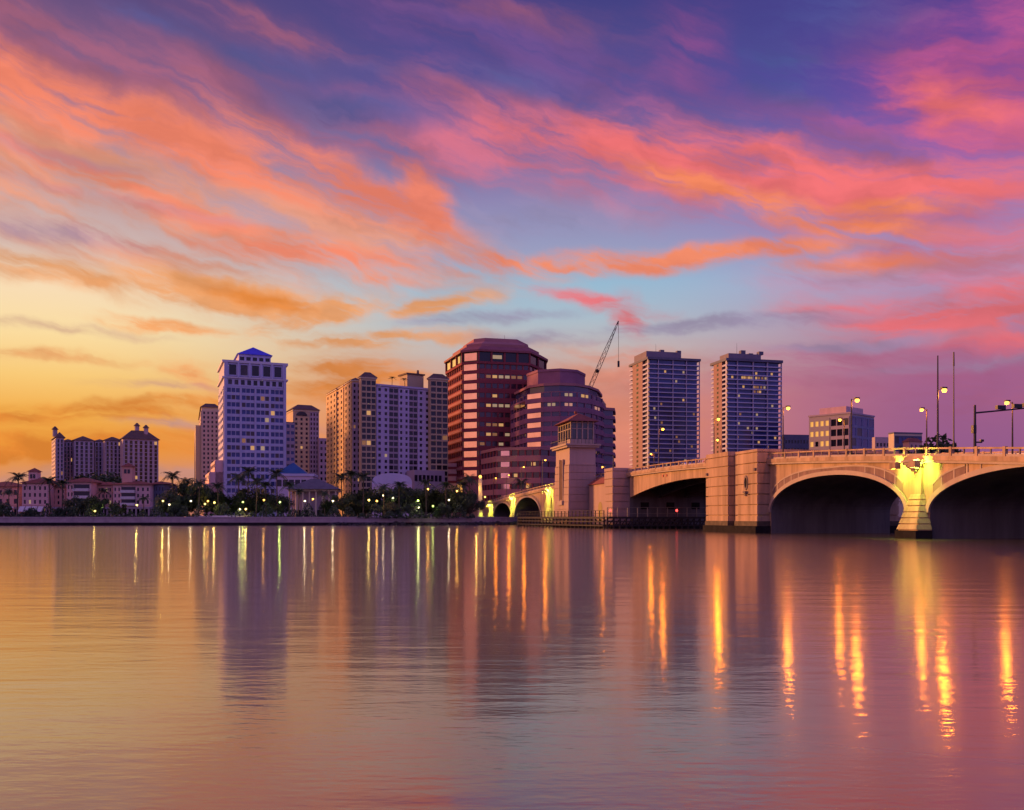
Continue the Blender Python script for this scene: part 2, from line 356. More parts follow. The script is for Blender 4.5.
mx = n.new('ShaderNodeMixShader'); lk.new(fm.outputs[0], mx.inputs[0]); lk.new(df.outputs[0], mx.inputs[1]); lk.new(gm.outputs[0], mx.inputs[2])
ou = n.new('ShaderNodeOutputMaterial'); lk.new(mx.outputs[0], ou.inputs[0])
sheet('water', [(-9000,-3000),(9000,-3000),(9000,9000),(-9000,9000)], 0, mw)
SHORE = [(-1500,286),(-600,286),(-190,290),(-60,297),(-14,312),(2,330),(22,362),(60,402),(300,420),(1500,430)]
sheet('ground', SHORE+[(9000,430),(9000,8900),(-9000,8900),(-9000,286)], GZ, m_grassm)
def offs(poly, d):                                    # move an open line sideways
    out = []
    for i, p in enumerate(poly):
        a = Vector(poly[max(0, i-1)]); b = Vector(poly[min(len(poly)-1, i+1)]); q = (b-a).normalized(); out.append((p[0]-q.y*d, p[1]+q.x*d))
    return out
def strip(mb, A, B, z0, z1):
    for i in range(len(A)-1): mb.prism([A[i], A[i+1], B[i+1], B[i]], z0, z1)
    return mb
sheet('promenade', offs(SHORE, 1.2)+offs(SHORE, 6.5)[::-1], GZ+.012, mat('promenade_paving', (.34,.28,.28), .85, 0, .2, .4))
sw = thing('seawall', (0, 0, 0), 0, 'long low concrete seawall along the far shore, dark below at waterline', 'seawall')
strip(MB(), offs(SHORE, -.55), offs(SHORE, .6), -.6, .95).build('tide_stained_base', m_wet_shade, sw, label='dark wet base of the seawall')
strip(MB(), offs(SHORE, -.25), offs(SHORE, .6), .95, GZ+.35).build('wall', m_cap, sw)
strip(MB(), offs(SHORE, -.45), offs(SHORE, .7), GZ+.35, GZ+.6).build('coping', mat('coping', (.55,.44,.46), .8, 0, .2, .6), sw)
rk = MB()
for i in range(230):
    s_ = random.random(); k = 3+ s_*3.6; i0 = int(k); f_ = k-i0
    p = Vector(SHORE[i0]).lerp(Vector(SHORE[min(i0+1, len(SHORE)-1)]), f_)
    r = random.uniform(.5, 1.3); c = (p.x+random.uniform(-1, 1), p.y-random.uniform(.6, 2.6), random.uniform(-.2, .5))
    b = MB().ball(c, r, 6, 4, .7); b.v = [(x+random.uniform(-.2,.2), y+random.uniform(-.2,.2), z+random.uniform(-.15,.15)) for x, y, z in b.v]; rk.add(b.v, b.f)
tag(rk.build('riprap', m_rock), 'dark riprap rocks heaped along the shore by the bridge', 'rocks', kind='stuff')

# ------------------------------------------------------------------ bridge
BO = Vector((50.4, 112)); U = Vector((-.2189, .9757)); NV = Vector((-.9757, -.2189)); BA = math.atan2(U.y, U.x); BW = 22.0
def BR(t, w_, z): p = BO+U*t+NV*w_; return (p.x, p.y, z)
def rail_z(t): return 14.15-(3.7e-4 if t < 88 else 1.35e-4)*(t-88)**2
def deck_z(t): return rail_z(t)-1.15
bridge = thing('arch_bridge', (BO.x, BO.y, 0), BA, 'long concrete arch bridge with lit piers crossing the water', 'bridge')
def arch_z(t, t0, t1, zs, zc):
    q = (2*(t-t0)/(t1-t0)-1); return zs+(zc-zs)*math.sqrt(max(0, 1-abs(q)**2.15))
def arch_span(t0, t1, zs, zc, T0, T1, n=36):
    """wall of one span with its arched opening, from T0 to T1, and the vault through the whole width"""
    mb = MB(); va = MB(); ts = [t0+(t1-t0)*(.5-.5*math.cos(math.pi*i/n)) for i in range(n+1)]
    prof = [(t, arch_z(t, t0, t1, zs, zc)) for t in ts]
    def quad(pts): mb.add(pts, [(0,1,2,3)])
    far = MB()
    for yy, flip, tgt in ((0, 1, mb), (-BW, 0, far)):
        def face(a, b):
            (ta, za), (tb, zb) = a, b
            q = [(ta, yy, za), (tb, yy, zb), (tb, yy, deck_z(tb)), (ta, yy, deck_z(ta))]; tgt.add(q[::-1] if flip else q, [(0,1,2,3)])
        for i in range(n): face(prof[i], prof[i+1])
        face((T0, -.5), (t0, -.5)); face((t1, -.5), (T1, -.5))
        for a, b in ((t0, zs),): pass
    for i in range(n):
        (a, za), (b, zb) = prof[i], prof[i+1]
        va.add([(a, 0, za), (b, 0, zb), (b, -BW, zb), (a, -BW, za)], [(0,1,2,3)])
    for tt in (t0, t1): va.add([(tt, 0, -.5), (tt, 0, zs), (tt, -BW, zs), (tt, -BW, -.5)], [(0,1,2,3)])
    o = mb.build('arch_span', m_conc, bridge)
    far.build('far_wall', m_conc, o)
    va.build('vault', m_shade, o, label='underside of the arch, its shade put in as dark colour')
    ring = MB(); pan = MB(); thk = .62
    for i in range(n):
        (a, za), (b, zb) = prof[i], prof[i+1]
        def nrm(k):
            p, q = prof[max(0, k-1)], prof[min(n, k+1)]; d = Vector((q[0]-p[0], q[1]-p[1])).normalized(); return Vector((-d.y, d.x))
        na, nb_ = nrm(i), nrm(i+1)
        A0, B0 = Vector((a, za)), Vector((b, zb)); A1, B1 = A0+na*thk, B0+nb_*thk
        vs = [(A0.x,.28,A0.y),(B0.x,.28,B0.y),(B1.x,.28,B1.y),(A1.x,.28,A1.y),(A0.x,-.02,A0.y),(B0.x,-.02,B0.y),(B1.x,-.02,B1.y),(A1.x,-.02,A1.y)]
        ring.add(vs, [(3,2,1,0),(2,3,7,6),(1,0,4,5)])
    ring.build('arch_ring', m_trim, o)
    # raised ribs that frame the spandrel panels
    pf = MB(); pf2 = MB()
    top = [(p[0], p[1]+1.0+1.1*abs(2*(p[0]-t0)/(t1-t0)-1)**1.5) for p in prof]
    for i in range(3, n-3):
        a, b = top[i], top[i+1]
        if a[1] > deck_z(a[0])-.9: continue
        a2, b2 = prof[i], prof[i+1]; (pf if i < n/2 else pf2).add([(a2[0],.05,a2[1]+.3),(b2[0],.05,b2[1]+.3),(b[0],.05,b[1]+.05),(a[0],.05,a[1]+.05),(a2[0],0,a2[1]+.3),(b2[0],0,b2[1]+.3),(b[0],0,b[1]+.05),(a[0],0,a[1]+.05)], [(3,2,1,0)])
        pan.add([(a[0],.1,a[1]),(b[0],.1,b[1]),(b[0],.1,b[1]+.22),(a[0],.1,a[1]+.22),(a[0],0,a[1]),(b[0],0,b[1]),(b[0],0,b[1]+.22),(a[0],0,a[1]+.22)], [(3,2,1,0),(2,3,7,6),(1,0,4,5)])
    for q in [x/16 for x in range(1, 16)]:
        if .3 < q < .7: continue
        tt = t0+(t1-t0)*q; za = arch_z(tt, t0, t1, zs, zc)+thk; zb = za+1.0+1.1*abs(2*q-1)**1.5-thk*.6
        MB().add([(tt-.12,.08,za),(tt+.12,.08,za),(tt+.12,.08,zb),(tt-.12,.08,zb),(tt-.12,0,za),(tt+.12,0,za),(tt+.12,0,zb),(tt-.12,0,zb)], [(3,2,1,0),(1,2,6,5),(0,4,7,3)]).build('spandrel_rib', m_trim, o)
    pan.build('spandrel_trim', m_trim, o)
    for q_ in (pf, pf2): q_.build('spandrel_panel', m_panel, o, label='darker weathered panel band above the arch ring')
    return o
arch_span(2.1, 36.3, 3.4, 8.75, 0, 36.8)
arch_span(-36.6, -2.4, 3.2, 8.0, -39, 0)
arch_span(-73, -41.4, 3.0, 6.4, -78, -39)
arch_span(186.5, 226.0, 2.4, 9.6, 166, 228)
arch_span(230.2, 264.0, 2.4, 8.3, 228, 266)
# land end of the bridge
mb = MB(); st = [266+i*6 for i in range(14)]
for i in range(13):
    a, b = st[i], st[i+1]; za, zb = max(deck_z(a), GZ+.2), max(deck_z(b), GZ+.2)
    mb.add([(a,0,0),(b,0,0),(b,-BW,0),(a,-BW,0),(a,0,za),(b,0,zb),(b,-BW,zb),(a,-BW,za)], [(3,2,1,0),(4,5,6,7),(0,1,5,4),(1,2,6,5),(2,3,7,6),(3,0,4,7)])
mb.build('abutment', m_conc, bridge)
# deck: cornice, road, kerbs, parapets
def along(t0, t1, step, w0, w1, zf0, zf1, mb=None):
    mb = mb or MB(); k = max(1, int(round((t1-t0)/step))); ts = [t0+(t1-t0)*i/k for i in range(k+1)]
    vs = []
    for t_ in ts: vs += [(t_, w0, zf0(t_)), (t_, w1, zf0(t_)), (t_, w1, zf1(t_)), (t_, w0, zf1(t_))]
    fs = [(3,2,1,0), tuple(4*k+q for q in range(4))]
    for i in range(k):
        for q in range(4): fs.append((4*i+q, 4*i+(q+1)%4, 4*i+4+(q+1)%4, 4*i+4+q))
    mb.add(vs, fs); return mb
along(-78, 340, 3, .02, -BW-.02, lambda t_: deck_z(t_)-.75, lambda t_: deck_z(t_)-.02).build('deck', m_concd, bridge)
along(-78, 340, 3, -2.2, -BW+2.2, lambda t_: deck_z(t_)-.019, lambda t_: deck_z(t_)+.02).build('roadway', m_asph, bridge)
along(-78, 340, 3, .62, -2.2, lambda t_: deck_z(t_)-.42, lambda t_: deck_z(t_)+.14).build('cornice', m_conc, bridge)
along(-78, 340, 3, -BW+2.2, -BW-.6, lambda t_: deck_z(t_)-.4, lambda t_: deck_z(t_)+.14).build('cornice', m_conc, bridge)
along(-78, 340, 3, .5, .42, lambda t_: deck_z(t_)-.72, lambda t_: deck_z(t_)-.42).build('moulding', m_trim, bridge)
mk = MB()
for t_ in range(-76, 330, 9): along(t_, t_+3, 3, -BW/2+.08, -BW/2-.08, lambda q: deck_z(q)+.024, lambda q: deck_z(q)+.03, mk)
mk.build('lane_marking', mat('road_paint', (.75,.7,.55), .7), bridge)
for w0 in (.35, -BW+.1):
    pr = along(-78, 340, 3, w0, w0-.28, lambda t_: rail_z(t_)-.2, lambda t_: rail_z(t_)).build('parapet_rail', m_conc, bridge)
    along(-78, 340, 3, w0-.02, w0-.22, lambda t_: deck_z(t_)+.14, lambda t_: deck_z(t_)+.40).build('parapet_kerb', m_trim, pr)
    pm_ = MB().box(-.2, .2, -.32, .05, 0, 1.12).mesh('parapet_post'); bm_ = MB().box(-.08, .08, -.2, -.06, 0, .62).mesh('baluster')
    pm_.materials.append(m_conc); bm_.materials.append(m_concd)
    t_ = -40.0
    while t_ < 320:
        for nm_, me_, tt, zz in (('parapet_post', pm_, t_, .1), ('baluster', bm_, t_+2.1, .36)):
            b_o = bpy.data.objects.new(nm_, me_); C.objects.link(b_o); b_o.parent = pr; b_o.location = (tt, w0, deck_z(tt)+zz)
        t_ += 4.2
along(-78, 340, 3, -BW+.3, -BW+.18, lambda t_: deck_z(t_)+.35, lambda t_: rail_z(t_)-.28).build('parapet_panel', mat('headlit_concrete', (.72,.66,.6), .7), bridge)  # headlight glow on the far parapet put into a pale colour
# stepped pier with shell bracket and floodlights
def pier(tc_, hw, base_z, top_z, land=False):
    mb = MB(); zs = [1.0, 1.75, 2.5, 3.25, 4.0, 4.75, 5.5]
    if land: zs = [GZ-.4, 2.7, 3.3, 4.0, 4.75, 5.5]
    for i in range(len(zs)-1):
        f0 = (zs[i]-1)/4.5; f1 = (zs[i+1]-1)/4.5; a0 = hw*(1-.5*f0)*1.05; a1 = hw*(1-.5*f1)*1.05; o0 = 1.3*(1-f0)+.35; o1 = 1.3*(1-f1)+.35
        g_ = .13
        mb.prism([(tc_-a0, 0), (tc_+a0, 0), (tc_+a0*.72, o0), (tc_-a0*.72, o0)][::-1], zs[i]+g_, zs[i+1], [(tc_-a1, 0), (tc_+a1, 0), (tc_+a1*.72, o1), (tc_-a1*.72, o1)][::-1])
        mb.prism([(tc_-a0*.97, 0), (tc_+a0*.97, 0), (tc_+a0*.7, o0-.25), (tc_-a0*.7, o0-.25)][::-1], zs[i], zs[i]+g_)
    p = mb.build('pier', m_conc, bridge)
    MB().prism([(tc_-hw*1.06, -.05), (tc_+hw*1.06, -.05), (tc_+hw*.8, 1.8), (tc_-hw*.8, 1.8)][::-1], -.8, 1.0).build('pier_footing', m_wet_shade, p, label='dark tide stained footing of the pier')
    MB().box(tc_-hw*.42, tc_+hw*.42, 0, .3, 5.5, deck_z(tc_)-.72).build('pilaster', m_conc, p)
    br = MB(); z1 = deck_z(tc_)-.42                    # shell shaped bracket under a little balcony
    R_ = 2.1
    for k in range(5):
        r0, r1 = R_*(1-k*.19), R_*(1-(k+1)*.19*.98); za = z1-k*.28
        arc = lambda r: [(tc_+r*math.cos(math.pi*i/14), .5+r*.62*math.sin(math.pi*i/14)) for i in range(15)]
        br.prism(arc(r0)[::1], za-.28, za, None)
    bk = br.build('shell_bracket', m_trim, p)
    for s_ in (-1, 1):
        q = (tc_+s_*1.9, 1.9, z1-.3)
        fl = MB().box(q[0]-.5, q[0]+.5, q[1]+.3, q[1]+.36, q[2]-.7, q[2]+.12)  # added shield that keeps the bare lamp out of the water reflection
        for e_ in (-1, 1): fl.box(q[0]+e_*.53-.03, q[0]+e_*.53+.03, q[1]-.45, q[1]+.36, q[2]-.7, q[2]+.12)
        fl.box(q[0]-.06, q[0]+.06, .3, q[1]+.3, q[2]+.0, q[2]+.1)
        fl.build('added_lamp_shield', m_conc, p)
        MB().box(q[0]-.3, q[0]+.3, q[1]-.1, q[1]+.26, q[2]-.04, q[2]+.08).build('floodlight', e_yel, p)
        l = bpy.data.lights.new('floodlight_glow', 'POINT'); l.energy = 1350*(1 if tc_ < 100 else 2.4); l.color = (.78, 1, .10); l.shadow_soft_size = .12
        lo = bpy.data.objects.new('floodlight_glow', l); C.objects.link(lo); lo.location = BR(q[0], q[1]+.0, q[2]-.22)
    return p
pier(-.15, 2.5, 0, 0); pier(-39, 2.5, 0, 0)
pier(176, 5.2, 0, 0); pier(228, 2.6, 0, 0, True); pier(270, 3.2, 0, 0, True)
# pylons beside the drawbridge, built of courses
def courses(mb, t0, t1, w0, w1, z0, z1, ch=1.72, g_=.17, taper=0.0):
    z = z0
    while z < z1-.2:
        e = min(z+ch, z1); k = taper*(z1-z)/(z1-z0)
        mb.box(t0-k, t1+k, w0, w1+k, z+g_, e); mb.box(t0-k+.3, t1+k-.3, w0, w1+k-.3, z, z+g_); z = e
    return mb
py = courses(courses(MB(), 36.7, 44.4, -BW-2, 2.3, 1.2, rail_z(40)+.55), 47.3, 56.2, -BW-2, 2.3, 1.2, rail_z(52)+.5)
pyl = py.build('pylon', m_conc, bridge)
MB().box(44.4, 47.3, -BW-1, 1.0, 1.2, rail_z(46)+.2).build('pylon_recess', m_concd, pyl)  # shade of the recess put into a darker concrete tone
MB().box(36.4, 56.6, -BW-2.4, 2.75, -.8, 1.2).build('pylon_footing', m_wet_shade, pyl, label='dark wet footing of the pylon')
MB().box(36.55, 44.55, -BW-2.1, 2.42, 1.2, 2.0).build('tide_band', mat('tide_stain', (.13,.10,.07), .9, 0, .5, .8), pyl, label='dark algae stain above the waterline'); MB().box(47.15, 56.35, -BW-2.1, 2.42, 1.2, 2.0).build('tide_band', MATS['tide_stain'], pyl, label='dark algae stain above the waterline')
nz = Z(483, 152)
nm = MB(); ar = [(40.5+.62*math.cos(a), nz+1.25*math.sin(a)) for a in [2*math.pi*i/20 for i in range(20)]]
nm.add([(a, 2.42, b) for a, b in ar]+[(40.5+(a-40.5)*.7, 2.42, nz+(b-nz)*.7) for a, b in ar]+[(a, 2.28, b) for a, b in ar]+[(40.5+(a-40.5)*.7, 2.28, nz+(b-nz)*.7) for a, b in ar],
       [(i, (i+1)%20, 20+(i+1)%20, 20+i) for i in range(20)]+[((i+1)%20, i, 40+i, 40+(i+1)%20) for i in range(20)]+[(20+i, 20+(i+1)%20, 60+(i+1)%20, 60+i) for i in range(20)])
md = nm.build('niche_frame', m_concd, pyl)
MB().add([(40.5+(a-40.5)*.71, 2.31, nz+(b-nz)*.71) for a, b in ar], [tuple(range(20))[::-1]]).build('niche', m_wet_shade, pyl, label='oval niche with its shade painted dark')  # flat dark disc painted as the shade inside the niche
MB().box(40.1, 40.9, 2.3, 2.75, nz-1.75, nz-1.4).prism([(40.25,2.3),(40.75,2.3),(40.75,2.6),(40.25,2.6)][::-1], nz-2.2, nz-1.76).build('niche_bracket', m_concd, pyl)
for tt in (37.3, 55.6): MB().box(tt-.25, tt+.25, 2.3, 2.6, 10.3, 10.75).build('scupper', m_concd, pyl)
# bascule leaf
nb_ = 24; mb = MB(); lo_ = []
for i in range(nb_+1):
    q = i/nb_; tt = 56.2+(103.0-56.2)*q
    lo_.append((tt, 10.35-3.05*max(0, (q-.22)/.78)**2.0 - .5*max(0, (.22-q)/.22)**2))
leaf = None
for y0, y1 in ((0, -.9), (-7, -7.8), (-14, -14.8), (-BW+.9, -BW)):
    mb = MB()
    for i in range(nb_):
        (a, za), (b, zb) = lo_[i], lo_[i+1]
        mb.add([(a,y0,za),(b,y0,zb),(b,y1,zb),(a,y1,za),(a,y0,deck_z(a)-.74),(b,y0,deck_z(b)-.74),(b,y1,deck_z(b)-.74),(a,y1,deck_z(a)-.74)],
               [(3,2,1,0),(4,5,6,7),(0,1,5,4),(1,2,6,5),(2,3,7,6),(3,0,4,7)])
    g_o = mb.build('drawbridge_girder', m_conc if y0 == 0 else m_shade, bridge); leaf = leaf or g_o  # inner girders take the painted shade tone
for s_ in (80.6, 82.6): MB().box(s_-.3, s_+.3, 0, .14, 11.3, 11.75).build('clearance_light', mat('red_marker', (.5,.05,.04), .5), leaf)
# west pier: abutment block, wall inside, door house
wb = courses(MB(), 104, 110, -BW-4, 4.0, .9, Z(468, 214), 1.8)
wp = wb.build('pier_block', m_stone, bridge)
MB().box(110, 168, -BW-2, .3, .5, deck_z(140)-.9).build('pier_wall', m_concd, wp)
MB().box(103.86, 103.99, -BW, -.3, .9, 11.5).build('inner_wall', m_shade, wp, label='dark wall of the pier under the drawbridge')  # shadow of the deck put into the dark wall colour
MB().box(103.4, 168, -BW-4.4, 4.6, -.8, .9).build('pier_footing', m_wet_shade, wp)
for k_ in (-4, -10.5, -17): MB().box(103.7, 103.85, k_-1, k_+1, 4.6, 6.2).build('pier_opening', m_wet_shade, wp)  # dark plates painted as the shade inside the openings
hz = Z(484, 224)
dh = MB().box(110.2, 124, .2, 3.4, .9, hz).build('door_house', m_stone, wp)
MB().hip(110.2, 124, .2, 3.4, hz, Z(477, 224), None, .5).build('roof', m_roofred, dh)
dp = [(115+1.5*math.cos(math.pi*i/12), 5.0+1.5*math.sin(math.pi*i/12)) for i in range(13)]+[(113.5, 1.8), (116.5, 1.8)]
MB().add([(a, 3.46, b) for a, b in dp]+[(a, 3.39, b) for a, b in dp], [tuple(range(15))[::-1]]+[(i, (i+1)%15, 15+(i+1)%15, 15+i) for i in range(15)]).build('door', mat('lit_doorway', (.2,.13,.05), emit=(1,.4,.06), es=.16), dh, label='arched doorway with dim amber light')

# bridge tender tower
T0, TW, TD = 125.0, 13.8, 8.7
p = BO+U*T0
tw = thing('bridge_tower', (p.x, p.y, 0), BA, 'tall stone bridge tender tower with glazed lookout room and red roof', 'tower')
zt = Z(447.5, 233); zm = Z(464, 233)
courses(MB(), .2, TW-.2, 1.2, TD-.25, .9, zm, 1.9, .1, .35).build('shaft', m_stone, tw)
MB().box(.35, TW-.35, 1.3, TD-.4, zm, zt).build('upper_shaft', mat('tower_stone_pale', (.50,.36,.31), .8, 0, .12, .5, STREAK), tw)
MB().box(-.4, TW+.4, -1.5, TD+.5, -.8, .9).build('footing', m_wet_shade, tw)
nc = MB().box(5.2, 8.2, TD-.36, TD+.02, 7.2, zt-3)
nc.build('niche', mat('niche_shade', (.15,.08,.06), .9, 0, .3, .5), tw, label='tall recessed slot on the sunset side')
for a in (5.0, 8.2): MB().box(a, a+.25, TD-.3, TD+.15, 7.0, zt-2.8).build('niche_jamb', m_trim, tw)
MB().box(4.6, 8.9, TD-.3, TD+.5, 5.9, 7.0).build('balcony', m_trim, tw)
zc0, zc1 = Z(446, 233), Z(440.5, 233); zr = Z(421, 233); zp = Z(411.5, 233)
MB().box(-.5, TW+.5, .5, TD+.5, zt, zt+.5).box(-.9, TW+.9, .1, TD+.9, zt+.5, zt+.95).build('cornice', m_trim, tw)
rl_ = MB()
for a in [i*1.2 for i in range(-0, 13)]: rl_.tube((a-.4, TD+.75, zt+.95), (a-.4, TD+.75, zt+2.1), .06, n=5)
for a in [i*1.0 for i in range(9)]: rl_.tube((-.75, TD+.7-a, zt+.95), (-.75, TD+.7-a, zt+2.1), .06, n=5)
rl_.box(-.8, TW+.8, TD+.7, TD+.8, zt+2.1, zt+2.2).box(-.8, -.7, .2, TD+.8, zt+2.1, zt+2.2); rl_.build('railing', m_dark, tw)
lk_ = MB().box(.8, TW-.8, 1.5, TD-.8, zt+.95, zt+2.2).build('lookout_room', m_trim, tw)
MB().box(1.1, TW-1.1, 1.7, TD-1.1, zt+2.2, zr).build('glazing', mat('lookout_glass', (.03,.04,.05), .1, 0, .3, .3, spec=.8), lk_)
fr_ = MB()
for i in range(6):
    a = .85+(TW-1.9-.05)*i/5; fr_.box(a, a+.3, TD-1.25, TD-.85, zt+2.2, zr)
for i in range(5):
    a = 1.5+(TD-2.7)*i/4; fr_.box(.85, 1.25, a, a+.32, zt+2.2, zr)
for z_ in (zr-.45, zr-2.0): fr_.box(.9, TW-.9, TD-1.22, TD-.9, z_, z_+.18).box(.9, 1.2, 1.6, TD-.9, z_, z_+.18)
fr_.build('window_frame', m_trim, lk_)
MB().hip(.8, TW-.8, 1.5, TD-.8, zr, zp, None, 1.1).build('roof', m_roofred, tw)
MB().ball((TW/2, TD/2+.35, zp+.5), .45, 8, 6).build('finial', m_roofred, tw)

# timber fenders along the channel
def fender(t0, w0, t1, w1, label, rail_m, step=2.1, zr_=4.4, red=()):
    a, b = Vector(BR(t0, w0, 0)), Vector(BR(t1, w1, 0)); ln = (b-a).length; ang = math.atan2(b.y-a.y, b.x-a.x)
    o = thing('timber_fender', (a.x, a.y, 0), ang, label, 'fender', 'timber fenders by the bridge')
    k = int(ln/step)
    for i in range(k+1):
        x = ln*i/k
        m_ = MB().tube((x, 0, -1.5), (x, 0, 2.55+random.uniform(0, .25)), .24, .21, 7)
        m_.build('pile', m_wood, o)
    br = MB()
    for i in range(k):
        x = ln*i/k; br.tube((x+.1, .45, .2), (x+ln/k-.1, .45, 2.1), .12, n=5)
    br.build('brace', m_wood, o)
    for z_ in (.55, 1.5, 2.3): MB().box(-.2, ln+.2, -.38, -.2, z_, z_+.3).build('wale', m_wood, o)
    MB().box(-.3, ln+.3, -.2, 1.2, 2.6, 2.78).build('walkway', m_wood, o)
    k2 = int(ln/2.3)
    for i in range(k2+1):
        x = ln*i/k2; MB().box(x-.1, x+.1, -.16, .02, 2.78, zr_).build('rail_post', rail_m, o)
    for z_ in (3.5, zr_): MB().box(-.05, ln+.05, -.09, .0, z_, z_+.09).build('rail', rail_m, o)
    for x in red:
        MB().tube((x, -.3, 2.78), (x, -.3, 4.1), .06, n=6).build('light_post', m_dark, o)
        MB().ball((x, -.3, 4.25), .3, 8, 6).build('red_light', e_red, o, label='small red navigation light')
    return o
fender(100, 6.6, 100, -18, 'timber fender with pale railing and two red lights under the drawbridge', m_rail, 1.5, 4.9, (.6, 17))
fender(158, 14.2, 100.6, 7.2, 'dark timber fender in front of the stone tower', m_wood, 2.4, 4.2)
fender(205, 3.0, 158.6, 14.2, 'low dark timber fender slanting towards the lit arch', m_wood, 2.8, 3.6)

# ------------------------------------------------------------------ lamps
def bulb_light(loc, col, e, r=.25):
    l = bpy.data.lights.new('lamp_glow', 'POINT'); l.energy = e; l.color = col; l.shadow_soft_size = r
    o = bpy.data.objects.new('lamp_glow', l); C.objects.link(o); o.location = loc; return o
def street_lamp(t, side, xpx, ypx, label, flip=1, power=980, pole_top=0.0):
    t += .9 if side == 'near' else -.8
    w_ = .0 if side == 'near' else -BW+.6
    base = Vector(BR(t, w_, deck_z(t)+.14)); h = Z(ypx, base.y)-base.z
    o = thing('street_lamp', base, BA, label, 'street lamp', 'sodium street lamps on the bridge')
    MB().box(-.22, .22, -.22, .22, 0, .5).build('lamp_base', m_dark, o)
    MB().tube((0, 0, .5), (0, 0, h+.15+pole_top), .13, .07, 8).build('pole', m_dark, o)
    a = flip*.95
    MB().tube((0, 0, h-.15), (0, -a*.7 if side == 'near' else a*.7, h+.28), .05, n=6).build('arm', m_dark, o)
    yy = -a if side == 'near' else a
    hd = MB().box(-.2, .2, min(yy*.5, yy*1.25), max(yy*.5, yy*1.25), h+.2, h+.38).build('lamp_head', m_dark, o)
    MB().ball((0, yy*.95, h+.0), .32, 10, 6, .8).build('lamp_glass', e_sod, hd)
    gl_ = bulb_light((base.x+math.sin(-BA)*0, base.y, base.z), (1, .27, .012), power, .45)
    q = Vector(BR(t, w_+yy*.95, 0)); gl_.location = (q.x, q.y, base.z+h-.5)
    return o
for t_, sd_, x_, y_, lb, fl, ptop in [
    (-4.7,'near',943,390,'street lamp on the tall mast above the lit bridge pier',1,4.0),
    (13,'near',855,400,'street lamp on near parapet in front of the amber lit hotel block',1,0),
    (31.6,'near',786,408,'street lamp on near parapet beside the right condo tower',1,0),
    (56.8,'near',716,419,'street lamp above the pylon before left edge of the right condo tower',1,0),
    (84,'near',660,429,'street lamp on the drawbridge in front of the left condo tower',1,0),
    (184,'near',543,460,'street lamp just left of the stone tower above the lit pier',1,0),
    (214,'near',522,467,'street lamp over the crown of the arch left of the stone tower',1,0),
    (239,'near',507,475,'street lamp over the small land arch by the low red offices',1,0),
    (264,'near',494,478,'last street lamp at the shore end of the bridge',1,0),
    (9.2,'far',1012,403,'street lamp behind the signal arm at the right edge',1,0),
    (27,'far',927,410,'street lamp on far parapet just left of the two tall masts',1,0),
    (49.5,'far',845,420,'street lamp on far parapet before the lit corner of the hotel block',1,0),
    (100,'far',722,440,'lower street lamp on far parapet before the right condo tower',1,0),
    (142.6,'far',655,454,'lower street lamp on far parapet before the left condo tower',1,0),
    (186,'far',606,467,'street lamp on far parapet right behind the stone tower',1,0)]:
    street_lamp(t_, sd_, x_, y_, lb, fl, pole_top=ptop)
q = BR(20.2, -BW+.5, deck_z(20.2)); o = thing('antenna_mast', q, 0, 'tallest thin bare mast rising behind the bridge parapet', 'mast')
MB().tube((0,0,0), (0,0,Z(366,q[1])-q[2]), .12, .07, 6).build('pole', m_dark, o); MB().tube((0,0,Z(366,q[1])-q[2]), (0,0,Z(352,q[1])-q[2]), .13, .1, 6).build('antenna', m_dark, o)
q = BR(-10, .0, deck_z(-10)+.14); o = thing('traffic_signal', q, BA, 'traffic signal pole with long arm over the roadway at right', 'traffic signal')
ht = Z(405, q[1])-q[2]
MB().tube((0,0,0), (0,0,ht), .17, .12, 8).build('pole', m_dark, o); MB().tube((0,0,ht-.9), (0,-7.6,ht-.1), .1, .07, 8).build('arm', m_dark, o)
for a in (-3.4, -5.6, -7.0):
    hd = MB().box(-.2, .2, a-.55, a+.55, ht-.75+(-a)*.1, ht-.3+(-a)*.1).build('signal_head', m_dark, o)
MB().box(-.2, .2, -.05, .35, ht-3.2, ht-2.3).build('signal_box', m_dark, o); MB().box(-.1, .1, -.9, 0, ht-4.3, ht-4.15).box(-.12, .12, -1.1, -.7, ht-4.15, ht-3.9).build('camera_arm', m_dark, o)
q = BR(177, -BW+.5, deck_z(177)); o = thing('traffic_signal', q, BA, 'thin pole and arm just right of the stone tower', 'traffic signal')
ht = Z(455, q[1])-q[2]
MB().tube((0,0,0), (0,0,ht), .2, .16, 8).build('pole', m_dark, o); MB().tube((0,0,ht-.1), (0,5.8,ht+.6), .13, .1, 8).build('arm', m_dark, o); MB().box(-.25,.25,4.6,5.8,ht+.3,ht+1.1).build('signal_head', m_dark, o)

